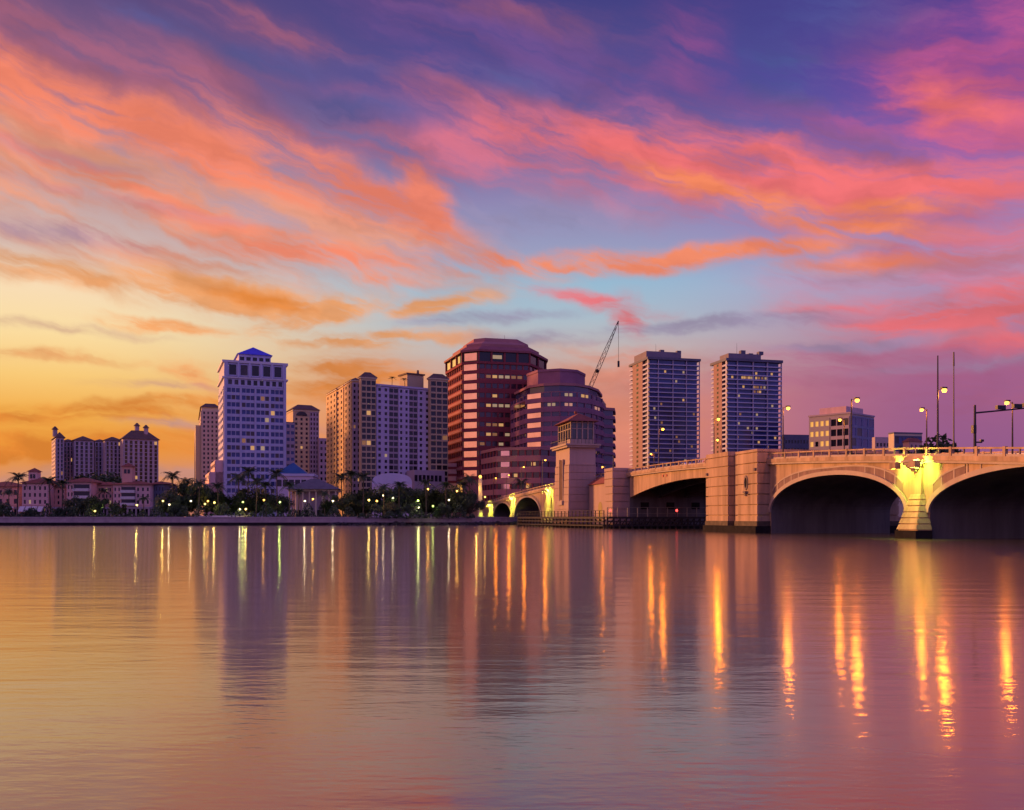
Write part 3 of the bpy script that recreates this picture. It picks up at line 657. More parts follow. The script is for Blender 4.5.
# cars crossing the drawbridge
def car(t, w_, m_, label, face=1):
    q = BR(t, w_, deck_z(t)+.02); o = thing('car', q, BA if face > 0 else BA+math.pi, label, 'car', 'cars crossing the drawbridge')
    sect = [(-2.2,.35),(-2.25,.8),(-1.5,.95),(-.9,1.42),(.55,1.42),(1.25,.95),(2.1,.82),(2.2,.35)]
    b = MB(); n_ = len(sect); b.add([(x, -.88 if z<1 else -.7, z) for x, z in sect]+[(x, .88 if z<1 else .7, z) for x, z in sect],
        [tuple(range(n_)), tuple(range(2*n_-1, n_-1, -1))]+[(i, n_+i, n_+(i+1)%n_, (i+1)%n_) for i in range(n_)])
    bo = b.build('body', m_, o)
    for s_ in (-1, 1):
        MB().box(-.8, .5, s_*.84-.03, s_*.84+.03, .98, 1.3).build('side_window', m_glass, bo)
        MB().box(2.12, 2.26, s_*.6-.16, s_*.6+.16, .58, .75).build('headlight', e_whi, o); MB().box(-2.29, -2.2, s_*.6-.18, s_*.6+.18, .6, .78).build('taillight', e_red, o)
        for x in (-1.35, 1.35): MB().tube((x, s_*.72, .33), (x, s_*.92, .33), .33, n=12).build('wheel', m_dark, o)
car(84, -6, mat('white_car_paint', (.7,.7,.7), .3), 'white car with headlights on, on the drawbridge', -1)
car(73, -6.2, mat('red_car_paint', (.5,.03,.03), .3), 'red car following a white car on the drawbridge', -1)

# small boat under the right arch
bq = (X(1032, 119), 119, 0); o = thing('motorboat', bq, R(180), 'white motorboat bow showing under the arch at right edge', 'boat')
hull = MB(); secs = []
for i in range(9):
    q = i/8; hw_ = 1.3*math.sqrt(max(.0001, 1-q**2.4)); secs.append([(q*6-3, -hw_, 1.5+q*.7), (q*6-3, -hw_*.7, -.2), (q*6-3, hw_*.7, -.2), (q*6-3, hw_, 1.5+q*.7)])
vs = sum(secs, []); fs = [(0,1,2,3)]
for i in range(8):
    for k in range(4): fs.append((4*i+k, 4*i+4+k, 4*i+4+(k+1)%4, 4*i+(k+1)%4))
hull.add(vs, fs).build('hull', mat('boat_white', (.75,.72,.72), .3), o); MB().box(-2.2, .6, -.8, .8, 1.6, 2.7).build('cabin', mat('boat_cabin', (.7,.68,.68), .4), o); MB().box(-1.9, .64, -.84, .84, 2.0, 2.5).build('cabin_window', m_glass, o)

# ------------------------------------------------------------------ city towers
def box_bld(name, xl, xc, xr, ytop, d, th, label, wall, cat='building', group=None):
    c, wf, wl = corner(xl, xc, xr, d, th); B = Bld(name, c, R(th), label, cat, group); zt_ = Z(ytop, d)
    B.part(MB().box(0, wf, 0, wl, GZ-1, zt_), 'wall', wall); return B, wf, wl, zt_

# white office tower with blue roof
d = 430; B, wf, wl, zt_ = box_bld('office_tower', 219, 224, 286, 361, d, 22, 'tall white office tower with blue pyramid roof', m_white)
z1 = Z(386, d); z0 = Z(494, d)
o_, a_ = f_front()
gp = MB()
for k in range(4): B.face(o_, a_, .9+k*(wf-1.8)/4+.35, .9+(k+1)*(wf-1.8)/4-.35, z0, z1, 3, 15, m_white, .86, .6, .025, 1, m_blueglass, .35, gp)
gp.obox(o_, a_, 0, 1.25, 0, .8, GZ, zt_); gp.obox(o_, a_, wf-1.25, wf, 0, .8, GZ, zt_)
for k in range(1, 4): gp.obox(o_, a_, .9+k*(wf-1.8)/4-.35, .9+k*(wf-1.8)/4+.35, 0, .8, GZ, z1)
o_, a_ = f_left(wl); B.face(o_, a_, .5, wl-.5, z0, z1, 4, 15, m_white, .7, .45, .02, .5, m_blueglass, .35, gp)
B.part(gp, 'facade', m_white)
o_, a_ = f_front(); zc = Z(377, d)
gp = MB(); B.face(o_, a_, 1.3, wf-1.3, zc+.7, zt_-.9, 5, 1, m_white, .62, .82, .0, 1, m_glass, .5, gp); B.face(o_, a_, 1.3, wf-1.3, z1+.2, zc-.2, 9, 1, m_white, .6, .6, .0, 1, m_glass, .3, gp)
for k in range(6): gp.obox(o_, a_, 1.3+k*(wf-2.6)/5-.45, 1.3+k*(wf-2.6)/5+.45, 0, .95, zc, zt_-.3)
B.part(gp, 'crown_arcade', m_white)
B.part(MB().box(-.9, wf+.9, -.9, wl+.9, zc-.35, zc+.35).box(-.9, wf+.9, -.9, wl+.9, zt_-.55, zt_+.6), 'cornice', mat('white_cornice', (.74,.69,.74), .7, 0, .1, .1))
xs0, xs1 = wf*.25, wf*.77; zb = Z(351, d); B.part(MB().box(xs0, xs1, wl*.15, wl*.8, zt_+.6, zb), 'penthouse', m_white)
for k in range(5): B.win((0, wl*.15), 0, xs0+(k+.5)*(xs1-xs0)/5, (zt_+zb)/2+.2, 2.0, 1.7, m_glass, 2)
rf = B.part(MB().hip(xs0, xs1, wl*.15, wl*.8, zb, Z(340.5, d), None, .9), 'roof', m_blueroof, 'bright blue pyramid roof')
cw, ww = wf, wf*.16
B.part(MB().box(wf, wf+ww, 2, wl, GZ, Z(419, d)), 'side_wing', m_navy)
gp = MB(); B.face((wf, 2), 0, .2, ww-.2, GZ+8, Z(420, d), 2, 12, m_navy, .7, .5, 0, .4, m_blueglass, .3, gp); B.part(gp, 'wing_facade', m_mauve)
for k in range(3):
    B.part(MB().box(-9+k*2.6, 0, 1.5, wl, GZ, Z(484-k*12, d)), 'podium_step', m_pink)
    gp = MB(); B.face((-9+k*2.6, wl), -math.pi/2, .3, wl-1.8, GZ+3, Z(485-k*12, d), 3, 4+k, m_pink, .8, .4, .05, .3, m_glass, .3, gp); B.part(gp, 'podium_facade', m_pink)
B.finish()

# cream towers on both sides of it
d = 520; B, wf, wl, zt_ = box_bld('apartment_tower', 199.5, 201.5, 219, 407, d, 20, 'slim cream apartment tower just left of the white office tower', m_cream)
gp = MB(); o_, a_ = f_front(); B.face(o_, a_, .3, wf-.3, GZ+10, zt_-2, 4, 20, m_mauve, .45, .55, .02, 1, m_glass, .4, gp); o_, a_ = f_left(wl); B.face(o_, a_, .3, wl-.3, GZ+10, zt_-2, 2, 20, m_cream, .4, .5, 0, .3, m_glass, .4, gp)
B.part(gp, 'facade', mat('cream_mauve', (.62,.47,.40), .75, 0, .12, .1, STREAK)); B.part(MB().hip(0, wf, 0, wl, zt_, zt_+2.4, 3, .8), 'roof', m_brown)
B.part(MB().box(-3.2, 0, 2, wl, GZ, Z(425, d)), 'low_wing', m_tan); B.finish()
d = 600; B, wf, wl, zt_ = box_bld('apartment_tower', 286, 293, 319, 409, d, 26, 'cream apartment tower with hipped roof right of the white office tower', m_tan)
gp = MB(); o_, a_ = f_front(); B.face(o_, a_, .4, wf*.62, GZ+8, zt_-5, 3, 19, m_tan, .42, .55, .02, 1, m_glass, .4, gp); B.part(gp, 'facade', mat('sunlit_cream', (.74,.54,.28), .75, 0, .12, .1, STREAK))  # evening light on the cream front put into a golden colour
gp = MB(); B.face(o_, a_, wf*.64, wf-.3, GZ+8, zt_-1.5, 3, 20, m_mauve, .5, .6, .02, 1, m_glass, .4, gp); B.part(gp, 'side_facade', m_mauve)
B.part(MB().box(-.4, wf+.4, -.4, wl+.4, zt_-1.2, zt_-.6), 'cornice', m_cream)
B.part(MB().hip(0, wf, 0, wl, zt_, Z(403.5, d), 5, .9), 'roof', m_brown)
am = MB(); pts = [(wf*.33+3.6*math.cos(math.pi*i/12), zt_-4.2+2.8*math.sin(math.pi*i/12)) for i in range(13)]
am.add([(a, -.5, b) for a, b in pts]+[(a, -.02, b) for a, b in pts], [tuple(range(13))[::-1]]+[(i, (i+1)%13, 13+(i+1)%13, 13+i) for i in range(13)]); B.part(am, 'arched_window', m_glass); B.finish()
d = 600; B, wf, wl, zt_ = box_bld('apartment_block', 316, 319, 328, 438, d, 20, 'small plain mauve block between the cream towers', m_mauve)
gp = MB(); o_, a_ = f_front(); B.face(o_, a_, .2, wf-.2, GZ+4, zt_-1, 2, 12, m_mauve, .5, .5, 0, 1, None, .3, gp); B.part(gp, 'facade', m_mauve); B.finish()

# big cream and lavender apartment complex
d = 440; TH = 24
c, wf, wl = corner(345, 352, 360, d, TH)
B = Bld('apartment_complex', c, R(TH), 'wide cream and lavender apartment complex left of the red office tower')
ang = R(TH); ca, sa = math.cos(ang), math.sin(ang)
def loc_of(x, dd): px_, py_ = X(x, dd)-c[0], dd-c[1]; return (px_*ca+py_*sa, -px_*sa+py_*ca)
m_sunlit = mat('sunlit_stucco', (.80,.54,.24), .75, 0, .12, .1, STREAK)  # sunset light on the left faces put into a golden wall colour
def wing(xl, xc, xr, ytop, dd, rf, fcols, lcols, mfront, mleft, rows=21, frow=.55, lit=.02, roofm=None, dark=False):
    (cx, cy_), f_, l_ = corner(xl, xc, xr, dd, TH); lo = loc_of(xc, dd); zt = Z(ytop, dd)
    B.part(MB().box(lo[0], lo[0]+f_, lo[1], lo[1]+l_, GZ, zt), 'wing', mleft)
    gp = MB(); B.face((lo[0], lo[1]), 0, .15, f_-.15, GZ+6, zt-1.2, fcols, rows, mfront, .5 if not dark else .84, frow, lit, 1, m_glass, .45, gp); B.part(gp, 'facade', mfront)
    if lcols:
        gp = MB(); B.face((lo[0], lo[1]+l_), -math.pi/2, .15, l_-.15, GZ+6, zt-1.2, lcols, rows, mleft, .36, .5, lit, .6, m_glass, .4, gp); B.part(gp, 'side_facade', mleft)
    B.part(MB().box(lo[0]-.5, lo[0]+f_+.5, lo[1]-.5, lo[1]+l_+.5, zt-.5, zt+.15), 'cornice', m_cream)
    B.part(MB().hip(lo[0], lo[0]+f_, lo[1], lo[1]+l_, zt+.15, zt+rf, 3, .7), 'roof', m_brown)
    return lo, f_, l_, zt
wing(327, 337, 345.5, 389, 470, 2.2, 2, 3, m_mauve, m_sunlit)  # left faces coloured as sunlit, fronts mauve as in shade
wing(337, 344, 352, 385, 458, 1.6, 2, 2, m_mauve, m_sunlit)
wing(345, 352, 361, 380, 440, 1.6, 2, 2, m_mauve, m_sunlit)
lo, f_, l_, zt = wing(359, 361, 376, 377, 432, 2.8, 3, 0, m_tan, m_tan, 21, .72, .04, None, True)
# central lavender slab
lo = loc_of(376, 436); lo2 = loc_of(430, 452); v = Vector((lo2[0]-lo[0], lo2[1]-lo[1])); ca_ = math.atan2(v.y, v.x); ln = v.length; zt = Z(385, 440)
body = MB(); body.obox((lo[0], lo[1]), ca_, 0, ln, -14, 0, GZ, zt); B.part(body, 'central_slab', m_white)
lav = mat('lavender_stucco', (.62,.53,.68), .75, 0, .1, .1, STREAK)
zmid = Z(421, 440); o_ = (lo[0], lo[1])
gp = MB(); gp2 = MB()
segs = [(0, .23, 2, 0), (.23, .40, 1, 1), (.40, .60, 2, 0), (.60, .76, 1, 1), (.76, 1, 2, 0)]
for a, b, cols, dk in segs:
    if dk: B.face(o_, ca_, a*ln, b*ln, GZ+6, zt-1.2, 2, 20, lav, .86, .68, .01, 1, m_glass, .15, gp2)
    else: B.face(o_, ca_, a*ln, b*ln, GZ+6, zt-1.2, cols, 20, lav, .42, .52, .015, 1, m_glass, .5, gp)
B.part(gp, 'facade', lav); B.part(gp2, 'balcony_bays', m_mauve)
B.part(MB().add(*(lambda q: (q.v, q.f))(MB())) if False else MB().obox(o_, ca_, -.3, ln+.3, -14, .8, zt-.9, zt), 'cornice', lav)
B.part(MB().obox(o_, ca_, ln*.62, ln*.93, -12, -3, zt, Z(373, 445)), 'penthouse', m_tan)
B.part(MB().obox(o_, ca_, ln*.60, ln*.95, -12.6, -2.4, Z(373, 445), Z(371.6, 445)), 'penthouse_roof', m_brown)
B.part(MB().tube((lo[0]+v.x*.84, lo[1]+v.y*.84+6, Z(372, 445)), (lo[0]+v.x*.84, lo[1]+v.y*.84+6, Z(367, 445)), .8, .5, 8), 'chimney', m_brown)
wing(428, 430, 448, 378, 448, 2.6, 3, 0, m_tan, m_tan, 21, .72, .05, None, True)
B.part(MB().obox(o_, ca_, ln*.55, ln*1.12, 0, 9, GZ, Z(470, 438)), 'podium', m_mauve)
for k in range(7): B.win((o_[0]+math.sin(ca_)*9, o_[1]-math.cos(ca_)*9), ca_, ln*(.58+k*.075), Z(478, 438), 1.6, 3, m_glass, 1)
B.finish()

# red granite octagonal office tower
def footprint(pts): return [(X(x, dd), dd) for x, dd in pts]
def grow(poly, k):
    n_ = len(poly); out = []
    for i in range(n_):
        a, b, c_ = Vector(poly[i-1]), Vector(poly[i]), Vector(poly[(i+1) % n_])
        n1 = Vector(((b-a).y, -(b-a).x)).normalized(); n2 = Vector(((c_-b).y, -(c_-b).x)).normalized(); m = (n1+n2); m /= max(.3, m.dot(n1)); out.append((b.x+m.x*k, b.y+m.y*k))
    return out
def banded(B, org, poly, z0, z1, n_, m_sp, m_gl, frac=.5, out=.5, piers=(), pier_m=None, pw=.5, name='spandrel'):
    """storeys as bands of glass and stone round a many-sided plan"""
    q = [(x-org[0], y-org[1]) for x, y in poly]; h = (z1-z0)/n_; sp = grow(q, out)
    for i in range(n_):
        a = z0+i*h; B.part(MB().prism(q, a+h*(1-frac), a+h), 'window_band', m_gl)
        B.part(MB().prism(sp, a, a+h*(1-frac)), name, m_sp)
    pm = MB()
    for (e, ks) in piers:
        A, Bp = Vector(q[e]), Vector(q[(e+1) % len(q)]); dv = Bp-A; an = math.atan2(dv.y, dv.x)
        for k in range(ks+1):
            u = dv.length*k/ks; pm.obox((A.x, A.y), an, max(0, u-pw/2), min(dv.length, u+pw/2), 0, out*.85, z0, z1)
    if piers: B.part(pm, 'mullion', pier_m or m_sp)
    return q, h
def poly_face(q, e):
    A, Bp = Vector(q[e]), Vector(q[(e+1) % len(q)]); dv = Bp-A; return (A.x, A.y), math.atan2(dv.y, dv.x), dv.length
pts = footprint([(447,484),(463,454),(479,450),(529,456),(545,478),(540,515),(462,520)])
org = pts[1]; B = Bld('office_tower', org, 0, 'tall dark red granite office tower with faceted mansard roof'); d = 454
zg, zt_ = Z(480, d), Z(365, d)
B.part(MB().prism([(x-org[0], y-org[1]) for x, y in grow(pts, .1)], GZ, zg), 'base', m_redlight)
q, h = banded(B, org, pts, zg, zt_, 12, m_redstone, mat('wine_glass', (.05,.02,.04), .12, 0, .4, .1, spec=.8), .5, .45, ((0, 9), (2, 8), (3, 4)), m_redstone, .7)
for e, cols, mm in ((1, 1, m_mirror),):
    o_, a_, ln = poly_face(q, e)
    for i in range(12): B.win(o_, a_, ln/2, zg+(i+.66)*h, ln*.8, h*.62, m_mirror, 3, .62)
o_, a_, ln = poly_face(q, 0)
lt = MB()
for i in range(12): lt.obox(o_, a_, .2, ln-.2, .44, .72, zg+i*h+h*.08, zg+i*h+h*.36)
B.part(lt, 'string_course', m_redlight)
o_, a_, ln = poly_face(q, 2)
for i, js in {10: (1,2,3,4,5,6), 8: (2,), 7: (1,2,3,4), 5: (1,2,3,5,6), 4: (1,2,4), 3: (0,3), 6: (5,)}.items():
    for j in js: B.win(o_, a_, ln*(j+.5)/8, zg+(i+.72)*h, ln/8*.72, h*.3, random.choice((e_warm, e_pale, e_dim)), 3, .1)
zb = Z(353, d)
big = grow(q, .9)
B.part(MB().prism(big, zt_, zt_+1.2), 'cornice', m_redstone); B.part(MB().prism(grow(q, .2), zt_+1.2, zb), 'top_glazing', m_glass)
for e, ks in ((0, 3), (1, 1), (2, 4), (3, 2)):
    o_, a_, ln = poly_face(big, e)
    for k in range(ks+1): B.part(MB().obox(o_, a_, max(0, ln*k/ks-.5), min(ln, ln*k/ks+.5), -.8, -.01*e, zt_+1.2, zb), 'top_pier', m_redstone)
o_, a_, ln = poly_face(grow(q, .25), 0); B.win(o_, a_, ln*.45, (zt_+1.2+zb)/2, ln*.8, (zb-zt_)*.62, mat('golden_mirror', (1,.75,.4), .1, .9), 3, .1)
o_, a_, ln = poly_face(grow(q, .25), 1); B.win(o_, a_, ln*.5, (zt_+1.2+zb)/2, ln*.75, (zb-zt_)*.62, m_mirror, 3, .1)
o_, a_, ln = poly_face(grow(q, .25), 2); B.win(o_, a_, ln*.36, (zt_+1.2+zb)/2, ln*.18, (zb-zt_)*.3, e_pale, 3, .15)
cen = Vector((sum(p_[0] for p_ in big)/len(big), sum(p_[1] for p_ in big)/len(big)))
big2 = grow(big, .7); rk_ = lambda k: [tuple(cen+(Vector(p_)-cen)*k) for p_ in big2]
B.part(MB().prism(big2, zb, zb+1.0).prism(big2, zb+1.0, Z(346.5, d), rk_(.86)), 'roof', mat('wine_roof', (.33,.10,.11), .7, 0, .2, .2))
B.part(MB().prism(rk_(.83), Z(346.5, d), Z(343.5, d)).prism(rk_(.83), Z(343.5, d), Z(339.5, d), rk_(.66)).prism(rk_(.64), Z(339.5, d), Z(337, d)+.8, rk_(.62)), 'roof_crown', m_redlight)
B.part(MB().box(cen.x-6, cen.x-2, cen.y-3, cen.y+2, Z(337, d)+.8, Z(337, d)+2.4), 'plant_unit', m_redstone)
B.part(MB().tube((cen.x+5, cen.y, Z(337, d)+.8), (cen.x+5, cen.y, Z(337, d)+6), .12, .06, 5), 'aerial', m_dark)
c1 = loc = (X(434, 462)-org[0], 462-org[1]); B.part(MB().box(c1[0], q[0][0]+8, c1[1]+2, c1[1]+30, GZ, Z(463, 462)), 'annex', m_pink)
for i in range(3): B.part(MB().box(c1[0]-.2, q[0][0]+8, c1[1]+1.8, c1[1]+2, Z(469+i*7, 462), Z(466.5+i*7, 462)), 'annex_window', m_redstone)
for i in range(6): B.win(*poly_face(grow(q, .12), 0)[:2], poly_face(q, 0)[2]*(i+.5)/6, (GZ+zg)/2+2, poly_face(q, 0)[2]/6*.7, (zg-GZ)*.6, mat('amber_window', (.2,.12,.05), emit=(1,.46,.1), es=.85), 2)
B.finish()

# lower rounded office tower
pts = footprint([(511.5,446),(527,420),(543,413),(560,411),(577,413),(592,421),(602,434),(606,455),(598,478),(522,480)])
org = pts[1]; d = 416; B = Bld('office_tower', org, 0, 'lower rose granite office tower with rounded balconied front and stepped top')
zg, zt_ = Z(500, d), Z(393.5, d)
wine = MATS['wine_glass']; vio = mat('violet_glass', (.06,.05,.12), .12, 0, .4, .1, spec=.8)
q, h = banded(B, org, pts, zg, zt_, 11, m_purple, vio, .46, .5, ((0, 5), (2, 2), (3, 2), (4, 2), (5, 2)), m_purple, .5)
o_, a_, ln = poly_face(q, 1)
for i in range(11): B.win(o_, a_, ln/2, zg+(i+.72)*h, ln*.84, h*.5, m_mirror, 3, .6)
for e, i, m in ((2, 9, e_pale), (3, 9, e_pink), (3, 10, e_pale), (4, 7, e_warm), (5, 9, e_pink), (4, 10, e_warm)):
    o_, a_, ln = poly_face(q, e); B.win(o_, a_, ln*.5, zg+(i+.75)*h, ln*.45, h*.3, m, 3, .15)
o_, a_, ln = poly_face(q, 0); B.win(o_, a_, ln*.6, zg+10.1*h, ln*.7, h*.5, MATS['golden_mirror'], 3, .7)
inner = [tuple(Vector((q[3][0], 40))+(Vector(p_)-Vector((q[3][0], 40)))*.9) for p_ in q]
B.part(MB().prism(grow(inner, .7), zt_, zt_+.9), 'cornice', m_redlight); B.part(MB().prism(inner, zt_+.9, Z(385.5, d)), 'setback_storey', m_mirror if False else vio)
B.part(MB().prism(grow(inner, .8), Z(385.5, d), Z(383, d)), 'roof_slab', m_redlight)
ph = footprint([(527,436),(538,424),(560,420),(577,424),(585,436),(580,460),(530,460)]); ph = [(x-org[0], y-org[1]) for x, y in ph]
B.part(MB().prism(ph, Z(383, d), Z(369.5, d)).prism(grow(ph, .3), Z(369.5, d), Z(367, d)), 'penthouse', m_purple)
st = footprint([(598,440),(613,444),(614,462),(598,470)]); st = [(x-org[0], y-org[1]) for x, y in st]
for i in range(10):
    za = zg+i*h; B.part(MB().prism(grow(st, .9), za, za+h*.36), 'balcony', m_purple); B.part(MB().prism(st, za+h*.36, za+h), 'window_band', vio)
B.part(MB().prism(grow(st, .9), zg+10*h-h*.05, zg+10*h+h*.25), 'step_roof', m_redlight)
B.finish()
pts = footprint([(482,414),(497,394),(540,388),(566,400),(566,432),(490,440)])
org = pts[1]; d = 396; B = Bld('office_block', org, 0, 'low rose office block in front of the two granite towers')
zg, zt_ = Z(506, d), Z(451, d)
q, h = banded(B, org, pts, zg, zt_, 5, m_redlight, wine, .5, .5, ((0, 5), (1, 6), (2, 3)), m_redstone, .55)
B.part(MB().prism(grow(q, .6), zt_, zt_+1.3), 'roof_slab', m_redlight); B.part(MB().prism(q, GZ-1, zg), 'base', m_redstone)
o_, a_, ln = poly_face(q, 1)
for i in range(5): B.win(o_, a_, ln*.2, zg+(i+.74)*h, ln*.2, h*.44, m_mirror, 3, .5)
for i, u in ((0,.5),(1,.7),(2,.45),(3,.85)): B.win(o_, a_, ln*u, zg+(i+.74)*h, ln*.1, h*.3, e_warm, 3, .2)
B.finish()

# crane behind
d = 540; bx = X(536, d); o = thing('crane', (bx, d, GZ), 0, 'construction crane with long thin lattice boom above the rose tower', 'crane')
tip = Vector((X(618.5, d)-bx, 0, Z(321, d)-GZ)); b0 = Vector((0, 0, 2.5)); lat = MB(); n_ = 34
off = [(-.9,-.9), (.9,-.9), (.9,.9), (-.9,.9)]; dv = (tip-b0).normalized(); sv = dv.cross(Vector((0,1,0))).normalized()
def lp(f_, k): s_ = .25+1.0*min(1, 6*(1-f_), 6*f_+.2); p_ = b0.lerp(tip, f_); return p_+sv*off[k][0]*s_+Vector((0,1,0))*off[k][1]*s_
for i in range(n_):
    for k in range(4):
        lat.tube(lp(i/n_, k), lp((i+1)/n_, k), .2, n=4); lat.tube(lp(i/n_, k), lp((i+1)/n_, (k+1)%4), .12, n=4)
lat.build('boom', mat('crane_red', (.10,.03,.035), .5), o)
MB().tube(tip, (tip.x, 0, Z(362, d)-GZ), .12, n=5).build('hoist_line', m_dark, o); MB().box(tip.x-.6, tip.x+.6, -.5, .5, Z(367, d)-GZ, Z(361, d)-GZ).build('hook_block', m_dark, o)
MB().box(-4, 3, -2, 2, 1.3, 4.2).box(-4.5, 4.5, -3, -1.8, 0, 1.3).box(-4.5, 4.5, 1.8, 3, 0, 1.3).build('carrier', mat('crane_yellow', (.5,.3,.05), .5), o)
MB().tube((-3, 0, 4), tuple(lp(.96, 0)), .1, n=4).tube(tuple(lp(.55, 0)), tuple(lp(.55, 0)+Vector((-3,0,-2))), .1, n=4).build('pendant', m_dark, o)
MB().ball(tuple(b0.lerp(tip, .0)+dv*(Z(371,d)-GZ-2.5)/dv.z), 1.2, 8, 6).build('boom_joint', m_dark, o)

# twin condo towers with balconies
def condo(xl, xc, xr, ytop, yph, xp0, xp1, d, label, lits, th=14, floors=33):
    c_, wf, wl = corner(xl, xc, xr, d, th); B = Bld('condo_tower', c_, R(th), label, 'building', 'twin condo towers behind the bridge'); zt = Z(ytop, d); h = (zt-GZ-3)/floors
    B.part(MB().box(1.6, wf-1.6, 1.6, wl-1.6, GZ, zt), 'core', m_navy)
    for i in range(floors):
        z = GZ+3+i*h
        s_ = MB().box(0, wf, 0, wl, z-.26, z+.36); s_.box(0, .12, .02, wl*.28, z+.42, z+.42+h*.12).box(0, .12, wl*.82, wl, z+.42, z+.42+h*.12); s_.box(wf-.12, wf, .02, wl, z+.42, z+.42+h*.12)
        B.part(s_, 'balcony', m_condo)
        B.part(MB().box(1.7, wf-1.7, 1.3, 1.58, z+.42, z+h-.34), 'window_band', m_blueglass)
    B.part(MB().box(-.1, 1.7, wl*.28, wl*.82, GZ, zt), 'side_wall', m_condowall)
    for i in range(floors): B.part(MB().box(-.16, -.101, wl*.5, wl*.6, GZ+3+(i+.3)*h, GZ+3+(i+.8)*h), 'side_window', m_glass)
    f_ = MB()
    for k in (0, .2, .48, .74, 1): f_.box(max(.1, wf*k-.14), min(wf-.1, wf*k+.14), -.12, 1.5, GZ, zt)
    B.part(f_, 'fin', m_condo)
    B.part(MB().box(-.5, wf+.5, -.5, wl+.5, zt, zt+1.6), 'roof_slab', m_navy)
    a0 = (X(xp0, d)-c_[0])/math.cos(R(th)); a1 = (X(xp1, d)-c_[0])/math.cos(R(th))
    B.part(MB().box(a0+3, a1, 5, wl*.8, zt+1.6, Z(yph, d)+1), 'penthouse', mat('plant_room', (.26,.22,.27), .8, 0, .2, .1))
    for u_, v_, h_ in ((.35,.3,2.4),(.55,.5,1.6),(.66,.25,2.0)): B.part(MB().box(wf*u_, wf*u_+3, wl*v_, wl*v_+3, Z(yph, d)+1, Z(yph, d)+1+h_), 'plant_unit', m_navy)
    B.part(MB().tube((wf*.3, wl*.4, Z(yph, d)+1), (wf*.3, wl*.4, Z(yph, d)+8), .12, .06, 5), 'aerial', m_dark)
    for fl, u in lits: B.win((0, 1.28), 0, wf*u, GZ+3+(fl+.55)*h, wf*.035, h*.5, random.choice((e_warm, e_pale, e_dim)), 3)
    B.finish(); return B
lits = [(random.randrange(2, 31), random.uniform(.08, .92)) for _ in range(18)]
condo(629.5, 648, 700, 359, 351, 645, 686, 620, 'left one of the twin slab balconied condo towers', lits)
lits = [(29, u) for u in (.12,.3,.34,.38,.42,.46,.55,.6,.66,.72)]+[(27, u) for u in (.32,.5,.54,.58,.64,.7)]+[(26, u) for u in (.52,.58,.62)]+[(random.randrange(2, 31), random.uniform(.08, .92)) for _ in range(20)]
condo(711, 726.5, 782, 360.5, 353, 728, 768, 545, 'right one of the twin slab balconied condo towers, upper floors lit', lits)

# hotel block at right
d = 500; B, wf, wl, zt_ = box_bld('hotel_block', 809, 850, 874, 413.5, d, 42, 'boxy grey hotel block with amber lit windows and blue glass side', mat('grey_stucco', (.44,.37,.36), .75, 0, .15, .1, STREAK))
gp = MB(); o_, a_ = f_left(wl); B.face(o_, a_, .4, wl*.52, GZ+5, zt_-1.5, 4, 9, m_cream, .62, .5, .0, 1, None, .4, gp, litm=e_warm)
def some(i, j): return False
B.wins = []
for j in range(9):
    for i in range(4): B.win(o_, a_, .4+(wl*.52-.4)/4*(i+.5), GZ+5+(zt_-1.5-GZ-5)/9*(j+.5), (wl*.52)/4*.6, (zt_-GZ-6.5)/9*.5, mat('amber_window', (.2,.12,.05), emit=(1,.46,.1), es=.85) if j > 2 and random.random() < .85 else m_glass, 2)
B.part(gp, 'facade', MATS['grey_stucco'])
gp = MB(); B.face(o_, a_, wl*.54, wl-.4, GZ+5, zt_-1.5, 3, 9, m_mauve, .86, .66, .03, 1, None, .4, gp); B.part(gp, 'side_facade', m_mauve)
gp = MB(); o_, a_ = f_front(); B.face(o_, a_, .3, wf-.3, GZ+5, zt_-1, 4, 9, m_navy, .82, .75, 0, 1, m_blueglass, .25, gp); B.part(gp, 'curtain_wall', mat('blue_grey_mullion', (.20,.22,.36), .6))
B.part(MB().box(-.4, wf+.4, -.4, wl+.4, zt_, zt_+.9), 'cornice', m_mauve)
B.part(MB().box(wf*.1, wf*.8, wl*.15, wl*.8, zt_+.9, Z(405, d)), 'penthouse', m_pink); B.finish()
d = 600; B, wf, wl, zt_ = box_bld('office_block', 781, 784, 812, 434.5, d, 8, 'plain slate coloured block between condo tower and hotel block', m_navy)
gp = MB(); o_, a_ = f_front(); B.face(o_, a_, .3, wf-.3, GZ+4, zt_-2, 9, 9, m_navy, .6, .4, 0, 1, None, .3, gp); B.part(gp, 'facade', m_navy); B.finish()
d = 480; B, wf, wl, zt_ = box_bld('office_block', 872, 875, 890, 437, d, 10, 'small mauve block just right of the hotel block', m_mauve)
gp = MB(); o_, a_ = f_front(); B.face(o_, a_, .3, wf-.3, GZ+20, zt_-2, 4, 5, m_mauve, .6, .45, .0, 1, None, .3, gp); B.part(gp, 'facade', m_mauve); B.finish()
d = 440; B, wf, wl, zt_ = box_bld('glass_block', 888.5, 894, 922, 433.5, d, 12, 'low blue glass block with cream end wall behind the bridge', m_cream)
gp = MB(); o_, a_ = f_front(); B.face(o_, a_, .4, wf-.3, GZ+14, zt_-1, 7, 6, m_navy, .85, .75, .05, 1, m_blueglass, .25, gp); B.part(gp, 'curtain_wall', m_navy); B.part(MB().box(-.2, wf+.2, -.2, wl, zt_, zt_+.7), 'cornice', m_navy); B.finish()
d = 400; B, wf, wl, zt_ = box_bld('brick_house', 903, 909, 922, 441.5, d, 25, 'small terracotta house top behind the bridge parapet', m_coral)
